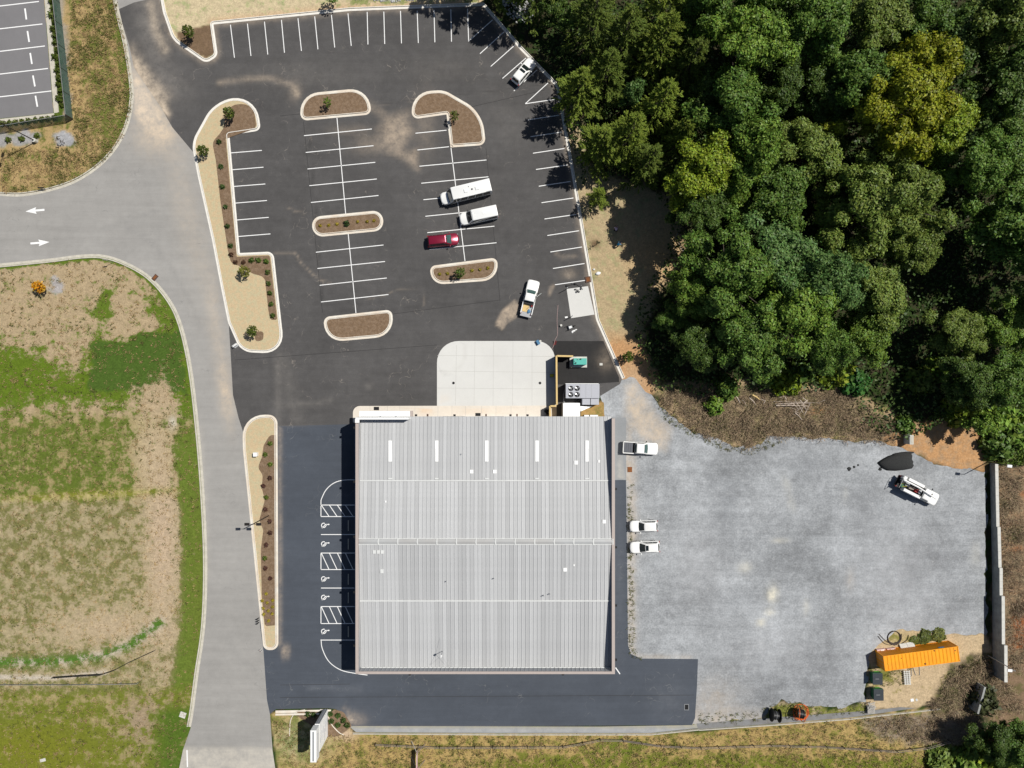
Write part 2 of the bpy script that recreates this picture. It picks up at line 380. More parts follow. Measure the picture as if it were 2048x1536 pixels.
POLY_LOT = [(236,19),(268,5),(300,-2),(318,-3)]+NK[1:]+[(1240,768),(1105,850),(700,850),(556,852),(520,853),(497,856),(487,866),(477,835),(466,790),(461,700),(457,640),(470,600),(430,400),(420,320),(388,306),(345,255),(322,215),(290,168),(268,135),(258,90)]
POLY_SIDE = [(556,852),(716,848),(740,848),(740,1305),(1215,1305),(1215,960),(1252,960),(1254,1100),(1256,1290),(1262,1308),(1282,1317),(1396,1318),(1394,1370),(1390,1436),(1384,1450),(700,1454),(697,1440),(672,1418),(655,1416),(552,1418),(540,1428),(534,1400),(527,1302),(520,1250),(520,853)]
POLY_GRAVEL = [(1250,758),(1268,758),(1300,790),(1340,830),(1390,865),(1460,890),(1500,897),(1520,890),(1535,873),(1600,872),(1700,880),(1760,884),(1805,896),(1830,905),(1860,925),(1890,937),(1972,940),(1972,1268),(1935,1270),(1890,1268),(1840,1258),(1790,1262),(1758,1290),(1738,1310),(1730,1400),(1690,1412),(1640,1415),(1560,1400),(1520,1440),(1380,1452),(1380,1330),(1240,1330),(1240,840),(1212,838),(1205,806),(1196,770),(1240,758)]
FOREST = [(985,-80),(1010,10),(1060,80),(1110,165),(1140,290),(1165,370),(1230,360),(1300,380),(1345,430),(1330,520),(1290,570),(1265,640),(1275,720),(1310,775),(1400,790),(1480,775),(1560,790),(1700,770),(1720,850),(1800,880),(1900,840),(1960,870),(2000,900),(2200,900),(2200,-80)]
# ------------------------------------------------------------------ the ground: one sheet, fine inside the view
def axis(lo, hi, step, far):
    inner = np.arange(lo, hi+step/2, step); k = np.array([4,10,25,60,140,far]); return np.concatenate([lo-k[::-1], inner, hi+k])
def make_ground():
    xs = axis(-94, 94, .36, 420); ys = axis(-72, 72, .36, 420)
    gx, gy = np.meshgrid(xs, ys); nx, ny = len(xs), len(ys)
    x = gx.ravel(); y = gy.ravel(); px = 1024+x*F/H; py = 768-y*F/H
    n1 = fbm(px/60, py/60, 5); n2 = fbm(px/18+9, py/18+4, 4); n3 = fbm(px/150+3, py/150+7, 4)
    wx = px+(n2-.5)*26; wy = py+(fbm(px/18+70, py/18, 4)-.5)*26
    A = np.tile(np.array([.045,.038,.022]), (x.size,1)); B = np.tile(np.array([.026,.05,.012]), (x.size,1)); g = np.full(x.size, .5)  # forest floor, darkened so the wood's deep shade is in its colour
    def lay(k, a=None, b=None, gg=None):
        nonlocal A, B, g
        k = np.clip(k, 0, 1); kk = k[:,None]
        if a is not None: A = A*(1-kk)+np.array(a)*kk
        if b is not None: B = B*(1-kk)+np.array(b)*kk
        if gg is not None: g = g*(1-k)+gg*k
    inside = lambda poly, soft=6, wob=True: sm(sdist(wx if wob else px, wy if wob else py, poly), -soft, soft)
    # rough grass north-west
    nw = NWK+[(-200,-200),(-200,388)]
    k = inside(nw, 3, False); lay(k, (.37,.265,.125), (.12,.135,.03), .37)
    lay(k*sm(sdist(px, py, nw), 34, 4)*sm(px, 60, 240), None, (.095,.13,.022), .8)
    lay(k*blob(px,py,190,110,30,90,-8), None, None, .62); lay(k*blob(px,py,210,240,30,60,0), None, None, .75)
    lay(k*inside([(85,-30),(102,-30),(128,236),(108,240)],3), (.2,.16,.07), (.07,.11,.015), .8)
    lay(k*inside([(0,232),(125,224),(128,234),(0,246)],3), (.2,.16,.07), (.07,.11,.015), .8)
    lay(k*inside([(-60,268),(60,262),(88,268),(80,284),(40,290),(-60,296)],4), (.33,.32,.32), (.3,.29,.28), .5)
    lay(k*inside(fil([(110,262,20),(148,266,20),(146,300,20),(108,296,20)]),3), (.34,.34,.35), (.31,.31,.32), .5)
    lay(k*inside([(103,-30),(122,-30),(146,232),(130,236)],3), (.30,.255,.20), (.28,.24,.18), .3)
    # field south-west
    sf = SFK+[(366,1500),(350,1560),(330,1700),(-300,1700),(-300,538)]
    k = inside(sf, 2, False); d = sdist(px, py, sf)
    lay(k, (.37,.285,.175), (.10,.150,.018), .22)
    lay(k*sm(n3, .45, .62)*sm(py, 560, 640), None, None, .42)
    lay(k*sm(d, 70, 25)*sm(py, 540, 640), None, None, .80); lay(k*sm(d, 18, 6), None, None, 1.0)
    lay(k*sm(wy, 650, 720)*sm(wy, 850, 770), None, (.098,.150,.014), .90)
    lay(k*blob(px,py,140,690,55,70,10), None, None, .30); lay(k*blob(px,py,60,640,80,60), None, None, .25)
    lay(k*blob(px,py,207,612,14,40,12), None, None, 1.0)
    lay(k*inside([(178,685),(365,660),(372,790),(180,782)],4), None, (.062,.108,.018), .97)
    lay(k*sm(wy, 815, 850)*sm(wy, 1015, 990), (.30,.245,.115), (.10,.135,.022), .60)
    lay(k*blob(px,py,310,800,45,45), None, None, .2); lay(k*blob(px,py,300,910,40,90), (.40,.32,.20), None, .1)
    k2 = k*sm(wy-(280-px)*.06*0, 1004-8, 1010)
    lay(k2, (.345,.285,.17), (.16,.155,.055), .52)
    lay(k*blob(px,py,325,1080,36,220), (.43,.33,.225), None, .08); lay(k*blob(px,py,220,1255,130,40), (.40,.315,.205), None, .15)
    lay(k*blob(px,py,180,990,190,8,-3), (.40,.34,.15), (.19,.19,.03), .5)
    lay(k*sm(d, 60, 38)*sm(wy, 860, 900), (.30,.25,.13), (.11,.155,.024), .9); lay(k*blob(px,py,400,1200,26,260), None, (.115,.15,.024), .90)
    lay(k*along(px,py,[(0,1325),(120,1322),(200,1312),(260,1290),(320,1245)],11), (.42,.37,.29), (.07,.15,.02), .62)
    lay(k*along(px,py,[(0,1354),(110,1356),(210,1345)],5), (.46,.41,.34), None, .15)
    lay(k*sm(wy, 1362, 1395), (.30,.245,.115), (.135,.155,.022), .60); lay(k*sm(wy,1370,1400)*blob(px,py,285,1440,50,60), (.30,.23,.15), None, .3)
    lay(k*sm(wy,1400,1430)*sm(px,280,340), (.22,.2,.08), (.075,.125,.016), .78); lay(k*sm(wy,1420,1460)*blob(px,py,60,1500,140,70), None, (.155,.165,.018), .82)
    lay(k*inside(fil([(98,556,16),(128,556,16),(128,588,16),(98,588,16)]),2), (.36,.34,.33), (.34,.32,.31), .5)
    lay(k*blob(px,py,345,845,8,12), (.5,.46,.38), None, .1)
    # south strip of rough grass
    ss = [(540,1428),(552,1424),(700,1450),(705,1466),(1390,1466),(1560,1448),(1740,1430),(1900,1412),(1960,1430),(1960,1700),(500,1700),(556,1540)]
    k = inside(ss, 2, False); lay(k, (.37,.265,.105), (.165,.165,.035), .40)
    lay(k*sm(wy,1500,1530)*sm(px,900,1050), None, (.13,.15,.02), .72); lay(k*blob(px,py,600,1480,60,45), (.38,.35,.20), (.2,.22,.09), .6)
    lay(k*blob(px,py,1240,1500,60,20), None, (.12,.15,.02), .65); lay(k*blob(px,py,690,1468,22,14), (.46,.35,.24), None, 0)
    lay(k*inside([(1720,1440),(1860,1425),(1960,1420),(1990,1470),(1950,1495),(1850,1490),(1760,1478)],10), (.25,.2,.15), (.2,.17,.10), .4)
    lay(sm(wx,1860,1900)*sm(wy,1490,1505), (.12,.13,.04), (.075,.125,.014), .8)
    # seeded straw bank in the north
    k = inside([(322,-120),(322,0),(345,82),(412,122),(431,110),(424,49),(700,19),(965,10),(990,-120)], 2, False)
    lay(k, (.52,.43,.275), (.33,.34,.17), .35); lay(k*sm(px, 640, 700), None, (.22,.24,.09), .6)
    lay(k*.7*along(px,py,[(424,44),(700,15),(965,8)],9), (.50,.34,.21), None, .15)
    k = inside([(345,60),(424,46),(436,112),(412,126),(350,86)], 2, False)*1.0
    lay(inside([(352,66),(424,47),(432,95),(428,108),(412,117),(385,104),(358,82)],1.5,False), (.18,.12,.075), (.15,.1,.06), .5)
    lay(k*0, None)
    # stones by the north edge
    lay(inside([(690,-60),(700,-8),(790,0),(830,-4),(830,-60)],4), (.40,.40,.39), (.3,.3,.3), .5)
    # straw and dirt between the lot and the wood
    k = inside([(1112,172),(1140,330),(1172,520),(1192,640),(1244,758),(1290,800),(1320,780),(1290,700),(1290,640),(1340,560),(1370,520),(1370,400),(1260,360),(1180,330),(1150,180)], 8)
    lay(k, (.40,.31,.185), (.33,.30,.16), .40); lay(k*blob(px,py,1315,510,60,70), (.46,.31,.16), None, .15)
    lay(k*sm(wy, 650, 700), (.44,.25,.12), None, .1); lay(k*blob(px,py,1270,760,30,40), (.44,.29,.17), None, .1)
    lay(blob(px,py,1190,487,11,9), (.16,.1,.06), (.16,.1,.06), .5)
    # brush bank over the gravel yard
    k = inside([(1300,770),(1345,830),(1395,868),(1460,892),(1500,899),(1522,888),(1536,872),(1700,880),(1790,886),(1800,840),(1700,770),(1500,760)], 7)
    lay(k, (.25,.185,.115), (.17,.15,.07), .45); lay(k*sm(sdist(wx,wy,[(1300,770),(1345,830),(1395,868),(1460,892),(1500,899),(1522,888),(1536,872),(1700,880),(1790,886),(1800,840),(1700,770),(1500,760)]), 14, 2), (.40,.29,.17), (.25,.22,.08), .4)
    lay(k*blob(px,py,1640,822,20,8), (.45,.2,.07)); 
    # orange dirt by the wall's north end, red dirt beyond the wall
    lay(inside([(1760,884),(1790,862),(1830,846),(1890,842),(1950,860),(1975,890),(1975,945),(1890,938),(1845,912),(1800,898)],6), (.45,.255,.12), (.36,.235,.135), .45)
    k = inside([(1984,930),(2300,930),(2300,1340),(2020,1350),(1984,1340)], 6); lay(k, (.26,.17,.10), (.19,.145,.09), .5)
    lay(k*sm(fbm(px/40+5,py/40,4),.46,.6)*sm(px,2015,2035), (.34,.125,.045), (.29,.11,.05), .4)
    # worn dirt round the container
    k = inside([(1730,1400),(1738,1310),(1760,1285),(1790,1260),(1840,1256),(1890,1266),(1972,1268),(1985,1300),(1940,1330),(1900,1380),(1850,1410),(1730,1428)], 5)
    lay(k, (.47,.36,.225), (.25,.21,.08), .18); lay(k*blob(px,py,1770,1350,40,25,-10), None, (.17,.17,.04), .65); lay(k*blob(px,py,1800,1275,50,14), (.40,.32,.17), (.2,.19,.05), .55)
    lay(inside([(1900,1330),(1985,1300),(2030,1350),(2030,1420),(1960,1430),(1880,1425),(1850,1412)],7), (.17,.135,.085), (.1,.095,.04), .5)
    lay(inside([(1990,1325),(2120,1325),(2120,1470),(1985,1450),(1960,1420)],8), (.20,.135,.085), (.13,.11,.05), .4)
    lay(inside([(1380,1452),(1396,1420),(1500,1428),(1525,1436),(1560,1402),(1640,1416),(1700,1412),(1732,1402),(1732,1425),(1560,1440)],4), (.40,.32,.2), (.17,.18,.04), .55)
    lay(inside([(1160,808),(1205,806),(1228,826),(1225,838),(1160,838)],3), (.36,.23,.09), (.2,.17,.05), .4)
    lay(inside([(1113,768),(1132,768),(1132,812),(1113,812)],1,False), (.30,.16,.10), (.28,.15,.09), .5)
    # strip of weeds along the yard's west edge
    k = inside([(1253,958),(1262,958),(1264,1180),(1268,1300),(1280,1314),(1262,1314),(1254,1290)],3); lay(k, (.40,.33,.20), (.2,.19,.06), .45)
    me = bpy.data.meshes.new('ground')
    z = np.zeros(x.size); idx = (np.arange(ny-1)[:,None]*nx+np.arange(nx-1)[None]).ravel()
    faces = np.stack([idx, idx+1, idx+nx+1, idx+nx], 1)
    me.vertices.add(x.size); me.vertices.foreach_set('co', np.stack([x,y,z],1).astype(np.float32).ravel())
    me.loops.add(faces.size); me.loops.foreach_set('vertex_index', faces.astype(np.int32).ravel())
    me.polygons.add(len(faces)); me.polygons.foreach_set('loop_start', (np.arange(len(faces))*4).astype(np.int32)); me.polygons.foreach_set('loop_total', np.full(len(faces),4,np.int32))
    me.update(calc_edges=True)
    for nm, arr in (('dry', np.column_stack([A, g])), ('growth', np.column_stack([B, g]))):
        a = me.attributes.new(nm, 'FLOAT_COLOR', 'POINT'); a.data.foreach_set('color', arr.astype(np.float32).ravel())
    m, t, b = newmat('soil_and_grass'); N = t.nodes; L = t.links
    tc = N.new('ShaderNodeTexCoord')
    def noise(s, d, rg=.65, vec=None):
        n = N.new('ShaderNodeTexNoise'); n.inputs['Scale'].default_value = s; n.inputs['Detail'].default_value = d; n.inputs['Roughness'].default_value = rg; L.new(vec or tc.outputs['Object'], n.inputs['Vector']); return n.outputs[0]
    def mr(v, a_, b_, c, d):
        r = N.new('ShaderNodeMapRange'); r.inputs[1].default_value = a_; r.inputs[2].default_value = b_; r.inputs[3].default_value = c; r.inputs[4].default_value = d; L.new(v, r.inputs[0]); return r.outputs[0]
    def mth(op, a_, b_):
        q = N.new('ShaderNodeMath'); q.operation = op
        for i, v in enumerate((a_, b_)):
            if isinstance(v, (int,float)): q.inputs[i].default_value = v
            else: L.new(v, q.inputs[i])
        return q.outputs[0]
    a1 = N.new('ShaderNodeAttribute'); a1.attribute_name = 'dry'; a2 = N.new('ShaderNodeAttribute'); a2.attribute_name = 'growth'
    mot = noise(.55, 8, .72); fine = noise(3.4, 6, .75)
    s = mth('ADD', mth('MULTIPLY', mth('SUBTRACT', mot, .5), 2.3), a1.outputs['Alpha'])
    s = mth('ADD', s, mth('MULTIPLY', mth('SUBTRACT', fine, .5), 1.0))
    mk = mr(s, .38, .62, 0, 1)
    mx = N.new('ShaderNodeMix'); mx.data_type = 'RGBA'; L.new(mk, mx.inputs[0]); L.new(a1.outputs['Color'], mx.inputs[6]); L.new(a2.outputs['Color'], mx.inputs[7])
    f = mth('MULTIPLY', mr(fine, .25, .75, .62, 1.38), mr(noise(1.2, 5, .7), .3, .7, .82, 1.18))
    m2 = N.new('ShaderNodeMix'); m2.data_type = 'RGBA'; m2.blend_type = 'MULTIPLY'; m2.inputs[0].default_value = 1; L.new(mx.outputs[2], m2.inputs[6]); L.new(f, m2.inputs[7])
    L.new(m2.outputs[2], b.inputs['Base Color']); b.inputs['Roughness'].default_value = .95; b.inputs['Specular IOR Level'].default_value = .1
    bp = N.new('ShaderNodeBump'); bp.inputs['Strength'].default_value = .5; bp.inputs['Distance'].default_value = .12; L.new(fine, bp.inputs['Height']); L.new(bp.outputs[0], b.inputs['Normal'])
    me.materials.append(m); o = link('ground', me); o['kind'] = 'structure'; return o
make_ground()
# ------------------------------------------------------------------ roads, lots, yard
TAN = (.55,.45,.34); SAND = (.50,.40,.30); GREYD = (.20,.185,.17); PALE = (.62,.57,.48)
road_st = paint([
 (TAN, lambda x,y: .95*sm(sdist(x,y,[(262,125),(290,165),(322,215),(350,270),(330,290),(290,262),(272,235)]),-8,12)),
 ((.64,.53,.41), lambda x,y: .9*sm(sdist(x,y,[(264,140),(285,168),(318,222),(338,268),(312,280),(285,255),(270,225)]),-6,8)),
 (TAN, lambda x,y: .75*blob(x,y,310,270,40,36)+.28*blob(x,y,372,420,25,160,-12)),
 (TAN, lambda x,y: .75*blob(x,y,452,790,14,60,-8)+.4*blob(x,y,430,640,14,120,-8)),
 (PALE, lambda x,y: .35*along(x,y,[(395,860),(405,1000),(408,1150)],9)+.5*sm(y,1492,1496)),
 ((.15,.15,.15), lambda x,y: .20*along(x,y,[(250,455),(300,480),(340,530),(390,620),(400,660)],5)+.18*along(x,y,[(200,460),(260,440),(320,420)],4)+.16*along(x,y,[(450,1270),(480,1320),(520,1345)],5)),
 ((.17,.165,.16), lambda x,y: .12*along(x,y,[(455,980),(480,1020),(500,1026)],4)+.25*blob(x,y,440,1492,100,2.5)),
])
road = sheet('access_road', POLY_ROAD, .010, M_road, road_st, 7)
lot_st = paint([
 ((.64,.53,.41), lambda x,y: .8*along(x,y,[(262,120),(282,155),(312,200),(330,228)],7)),
 (TAN, lambda x,y: .9*sm(x-y*.0,250,262)*sm(sdist(x,y,[(255,120),(285,160),(312,205),(335,230),(322,180),(300,150),(275,120)]),-14,6)),
 (GREYD, lambda x,y: .75*blob(x,y,300,60,26,90,-14)+.45*blob(x,y,340,170,50,36,30)),
 (TAN, lambda x,y: .5*along(x,y,[(302,10),(312,60),(330,100)],10)+.35*along(x,y,[(262,100),(285,150),(330,190)],14)),
 (SAND, lambda x,y: .42*along(x,y,[(440,165),(500,157),(545,157),(580,170),(595,190)],6)+.30*blob(x,y,590,180,12,20)),
 (SAND, lambda x,y: .62*sm(sdist(x,y,[(772,235),(812,225),(822,260),(806,300),(768,296),(760,262)]),-16,16)),
 (SAND, lambda x,y: .55*sm(sdist(x,y,[(775,304),(832,302),(838,340),(820,330),(800,312)]),-10,10)+.35*along(x,y,[(740,210),(760,225),(765,228)],8)),
 (SAND, lambda x,y: .30*blob(x,y,745,290,40,18)+.22*blob(x,y,850,250,22,60)+.2*blob(x,y,700,260,40,10)),
 (GREYD, lambda x,y: .22*blob(x,y,1010,240,36,60,-20)+.25*blob(x,y,880,140,70,26)+.25*blob(x,y,620,150,120,30)),
 (SAND, lambda x,y: .95*sm(sdist(x,y,[(990,650),(1003,622),(1030,600),(1040,612),(1033,635),(1012,648),(1006,660)]),-4,4)*.75),
 (SAND, lambda x,y: .5*along(x,y,[(1100,575),(1098,590),(1108,570)],2.5)+.4*blob(x,y,1138,548,14,10)+.3*along(x,y,[(1112,507),(1125,515),(1150,512)],4)),
 (SAND, lambda x,y: .35*along(x,y,[(545,505),(590,505),(605,530),(640,560),(660,566)],2.2)+.25*along(x,y,[(730,600),(770,590),(800,578),(845,576),(848,612)],1.6)+.25*along(x,y,[(573,414),(590,422),(610,427)],2)),
 (GREYD, lambda x,y: .35*along(x,y,[(560,810),(640,806),(660,800)],6)+.5*blob(x,y,738,772,8,6)),
 ((.034,.033,.033), lambda x,y: .5*along(x,y,[(620,280),(645,600)],2)+.4*along(x,y,[(740,622),(1000,600)],1.8)+.35*along(x,y,[(600,228),(1100,168)],2)),
 (SAND, lambda x,y: .35*np.clip(np.exp(-(sdist(x,y,NK+[(1500,800),(1500,-300),(300,-300)])/7)**2),0,1)),
 (GREYD, lambda x,y: .4*along(x,y,[(556,850),(556,710)],8)+.3*along(x,y,[(570,720),(600,860)],14)),
])
lot = sheet('parking_lot', POLY_LOT, .016, M_lot, lot_st, 6)
side_st = paint([
 (SAND, lambda x,y: .85*blob(x,y,571,1304,7,12)+.35*along(x,y,[(560,840),(560,1290)],5)+.55*blob(x,y,700,1440,26,14)+.35*along(x,y,[(690,1415),(706,1440)],4)),
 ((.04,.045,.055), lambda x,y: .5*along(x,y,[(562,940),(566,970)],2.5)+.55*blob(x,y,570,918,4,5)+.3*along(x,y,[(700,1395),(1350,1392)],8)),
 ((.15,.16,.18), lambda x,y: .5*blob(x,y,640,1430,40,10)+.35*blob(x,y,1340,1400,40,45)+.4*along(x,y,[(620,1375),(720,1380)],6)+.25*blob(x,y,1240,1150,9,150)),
])
side = sheet('side_parking_lot', POLY_SIDE, .018, M_side, side_st, 8)
sheet('concrete_apron', [(1215,835),(1252,835),(1252.5,960),(1215,960)], .018, M_strip, paint([(PALE, lambda x,y: .4*blob(x,y,1240,945,8,30))]), 6)
grav_st = paint([
 (TAN, lambda x,y: .8*sm(sdist(x,y,[(1252,770),(1268,760),(1310,830),(1340,860),(1330,900),(1290,880),(1262,850),(1256,960)]),-14,14)),
 (TAN, lambda x,y: .55*along(x,y,[(1258,900),(1262,960),(1264,1050),(1262,1200),(1262,1300)],10)+.35*along(x,y,[(1262,1314),(1380,1316)],6)),
 ((.70,.66,.54), lambda x,y: 1.3*blob(x,y,1545,1188,9,14)+1.3*blob(x,y,1522,1245,8,6)+.8*blob(x,y,1540,1225,9,7)+.5*blob(x,y,1490,1135,12,10)+.4*blob(x,y,1612,1215,6,14)+.5*blob(x,y,1560,1080,16,4)),
 ((.55,.53,.46), lambda x,y: .45*blob(x,y,1572,965,7,16,-20)+.45*blob(x,y,1582,1005,6,18,-20)+.5*blob(x,y,1950,1110,8,22)+.3*blob(x,y,1690,990,6,14)),
 (TAN, lambda x,y: .35*blob(x,y,1430,1400,50,40)+.3*blob(x,y,1700,1160,8,20)+.35*sm(y,1405,1440)),
 ((.18,.19,.205), lambda x,y: .45*blob(x,y,1450,1010,34,60)+.4*blob(x,y,1620,930,60,24)+.35*blob(x,y,1480,1200,40,20)+.3*blob(x,y,1760,1010,60,50)+.3*blob(x,y,1300,1130,30,20)+.35*blob(x,y,1310,1110,8,5)),
 ((.36,.36,.37), lambda x,y: .4*blob(x,y,1800,1150,90,120)+.35*blob(x,y,1400,1130,50,80)+.3*blob(x,y,1550,1300,120,50)),
 ((.12,.12,.12), lambda x,y: .6*sm(sdist(x,y,[(1205,768),(1245,775),(1240,800),(1215,805)]),-6,10)*.7),
])
yard = sheet('gravel_yard', POLY_GRAVEL, .012, M_gravel, grav_st, 8, jit=9)
sheet('generator_yard_paving', [(1105,682),(1207,682),(1238,755),(1238,764),(1160,769),(1108,769),(1112,735),(1109,715)], .022, M_pit, paint([(SAND, lambda x,y: .3*blob(x,y,1210,720,16,20))]), 8)
PADP = fil([(874,836),(874,682,44),(1109,682,38),(1113,836)], 8)
pad_st = paint([((.52,.51,.48), lambda x,y: .5*along(x,y,[(928,690),(930,715),(915,740),(880,748)],3)+.3*blob(x,y,985,720,30,20)), ((.66,.55,.44), lambda x,y: .35*blob(x,y,885,800,14,12))])
pad = sheet('concrete_pad', [(874,812)]+PADP[1:-1]+[(1113,812)], .026, M_pad, pad_st, 8)
walk_st = paint([((.66,.44,.26), lambda x,y: .55*blob(x,y,852,821,16,9)+.25*blob(x,y,960,822,60,8)), ((.74,.72,.68), lambda x,y: .6*blob(x,y,1000,832,80,4))])
walk = sheet('front_walk', fil([(706,845),(706,812,14),(1113,811),(1113,845)]), .045, M_walk, walk_st, 7)
sheet('neighbour_parking_lot', [(-160,-70),(84,-70),(88,-2),(107,226),(0,237),(-160,254)], .014, M_nlot)
pad2 = sheet('small_concrete_pad', [(1133.3,578),(1176,572.3),(1189,629),(1142,636.4)], .03, M_pad, None)
# joints cut in the concrete: thin dark strips proud by 3 mm
M_joint = pbr('concrete_joint', (.40,.39,.36), .9)
def strips(segs, wd, z, mat, name, parent, taper=False):
    for a, b in segs:
        A, B = P(*a), P(*b); d = (B-A).normalized(); n = Vector((-d.y, d.x, 0))*wd/2
        mb = MB(); mb.add([(A.x-n.x,A.y-n.y,z),(B.x-n.x,B.y-n.y,z),(B.x+n.x,B.y+n.y,z),(A.x+n.x,A.y+n.y,z)], [(0,1,2,3)])
        mb.build(name, mat, parent, local=True)
strips([((876,742),(1110,745)),((875,776),(1110,778)),((913,690),(911,810)),((950,684),(948,811)),((987,684),(986,811)),((1026,684),(1025,811)),((1064,684),(1064,811)),((874,711),(1108,713))], .035, .030, M_joint, 'joint', pad)
strips([((x,811.8),(x,836)) for x in (740,775,800,830,876,904,931,963,992,1022,1052,1082)], .04, .049, M_joint, 'joint', walk)
# ------------------------------------------------------------------ painted lines
LINES = [((461,49.5),(469,115.6)),((495,47.4),(502,112)),((529,43.5),(535.7,109)),((563,40),(569,105.5)),((596,36.5),(603,102)),((629.5,33),(636,98.7)),((663,30),(669.5,95)),((696,27),(702.6,91.7)),
 ((734.4,24),(736,89)),((767.7,23.4),(769.5,88)),((801,22),(803,86.7)),((834.4,21.4),(836.7,86)),((868,19.8),(869.8,84.6)),((901.6,18.7),(903,83.3)),((935,17.5),(937.3,83)),
 ((937.3,82.5),(985,40)),((960,107.5),(1008,64)),((981.5,133),(1030,90)),((1005,157),(1052,116)),((1027.6,182),(1074,140)),((1050.6,207.5),(1096,166)),
 ((1050.6,207.5),(1114,198)),((1055.5,240),(1118,230.5)),((1061,273.5),(1124,264)),((1066,306.5),(1129,297)),((1072,339),(1135,330)),((1077.6,372.5),(1141,363)),((1083,405.5),(1147,396)),((1089,438),(1152,429)),((1094.8,471),(1158,461.5)),((1100.8,504),(1164,494)),((1106,537),(1169,527)),((1110,569.5),(1172,560.5)),
 ((460,306),(523.7,300.8)),((463.8,339.6),(527,334.4)),((467,373),(530.7,368)),((470,406.3),(534,401)),((473.8,440),(537.5,434.7)),((477,473),(541,467.8)),
 ((674,236),(691.5,429)),((608,271.4),(743.7,258)),((611.5,305),(747,291.4)),((615,338),(750.5,324.7)),((618.8,371.4),(753.6,358)),((622,405),(757,391)),
 ((696.4,467),(712,626)),((632,504.5),(767,490)),((635,537),(770,523)),((639.4,570.6),(773.5,556)),((642,604),(777,589)),
 ((902,296),(930,522)),((831,266.5),(893,260.5)),((835,300),(898,293.5)),((839,332.5),(973,320)),((842.7,366.5),(976.8,353.6)),((847,399.5),(981,386)),((850.8,432.6),(985,419)),((854.7,465.4),(988.8,452.4)),((858.6,499),(993,485.5))]
for i, (a, b) in enumerate(LINES): strips([(a,b)], .125, .021+.0012*(i%3), M_paint, 'parking_line', lot)
strips([((642,960+40),(642,1011)),((642,1010),(728,1010)),((642,1033),(728,1033)),((642,1010),(642,1033)),((642,1069),(728,1069)),((642,1106),(728,1106)),((642,1139),(728,1139)),((642,1106),(642,1139)),((642,1176),(728,1176)),((642,1213),(728,1213)),((642,1247),(728,1247)),((642,1213),(642,1247)),((642,1280),(728,1280))], .125, .0235, M_paint, 'parking_line', side)
for y0, y1 in ((1010,1033),(1106,1139),(1213,1247)):
    strips([((643+16*k, y0+.5),(658+16*k, y1-.5)) for k in range(4)], .125, .0245, M_paint, 'hatch_line', side)
M_seam = pbr('paving_seam', (.035,.034,.034), .9)
strips([((607,243),(645,625)),((972,296),(1000,602)),((786,628),(1000,600)),((600,228),(560,232)),((845,236),(1090,180)),((470,720),(874,690))], .07, .0185, M_seam, 'paving_seam', lot)
strips([((560,1395),(1388,1390)),((560,1370),(700,1368))], .06, .0205, M_seam, 'paving_seam', side)
def ribbon(pts, wd, z, mat, name, parent, closed=False):
    w_ = [P(*p)[:2] for p in pts]; a = offset(w_, wd/2, closed); b = offset(w_, -wd/2, closed); n = len(w_); mb = MB()
    mb.add([(*p,z) for p in a]+[(*p,z) for p in b], [(i,(i+1)%n,n+(i+1)%n,n+i) for i in range(n if closed else n-1)])
    return mb.build(name, mat, parent, local=True)
ribbon(crom([(728,960),(690,960),(668,966),(652,980),(643,998),(642,1003)]), .125, .0255, M_paint, 'parking_line', side)
ribbon(crom([(642,1279),(645,1298),(658,1323),(682,1340),(713,1347),(735,1350)]), .125, .0255, M_paint, 'parking_line', side)
strips([((1231,1335),(1240,1348))], .16, .0255, M_paint, 'parking_line', side)
for cy in (1050,1087,1157,1194,1262):             # wheelchair symbols, head to the right
    cx = 650; mb = MB(); s = .082; c = P(cx, cy)
    def q(x, y): return (c.x+x, c.y+y)
    arc = [q(-.33+.36*math.cos(t)+.12, -.05+.36*math.sin(t)) for t in np.linspace(R(60), R(345), 18)]
    for path, wd in ((arc,.13),([q(.55,.10),q(.02,.10),q(.0,-.06),q(-.22,-.22),q(-.5,-.5)],.13),([q(.28,.10),q(.22,-.14)],.1)):
        a = offset(path, wd/2, False); b = offset(path, -wd/2, False); n = len(path)
        mb.add([(*p,.0235) for p in a]+[(*p,.0235) for p in b], [(i,i+1,n+i+1,n+i) for i in range(n-1)])
    hd = [q(.62+.12*math.cos(t), .10+.12*math.sin(t)) for t in np.linspace(0, 2*math.pi, 12, False)]
    mb.add([(*p,.0245) for p in hd], [tuple(range(12))])
    mb.build('accessibility_symbol', M_paint, side, local=True)
def arrow(tail, tip, parent):
    A, B = P(*tail), P(*tip); d = (B-A).normalized(); n = Vector((-d.y,d.x,0)); L = (B-A).length; hl = L*.52
    pts = [A+n*.16, B-d*hl+n*.16, B-d*(hl+.18)+n*.55, B, B-d*(hl+.18)-n*.55, B-d*hl-n*.16, A-n*.16]
    mb = MB(); mb.add([(p.x,p.y,.0145) for p in pts], [(0,1,5,6),(1,2,3),(1,3,5),(3,4,5)]); mb.build('road_arrow', M_paint, parent, local=True)
arrow((89,419.5),(51,423), road); arrow((61,487),(99,484), road)
nl = [o for o in C.objects if o.name == 'neighbour_parking_lot'][0]
strips([((-160,31),(78,3)),((-160,76),(85,48)),((-160,122),(90,92)),((-160,167),(96,137)),((-160,212),(103,182))], .16, .0185, M_paint, 'parking_line', nl)
strips([((50,17),(53,39)),((55,62),(58.5,84)),((60.5,106),(64,128)),((66,151),(70,173)),((71,191.5),(75,213.5))], .26, .0195, M_paint, 'stall_mark', nl)
strips([((375,1496+38),(374,1500))], .2, .0145, M_paint, 'edge_line', road)
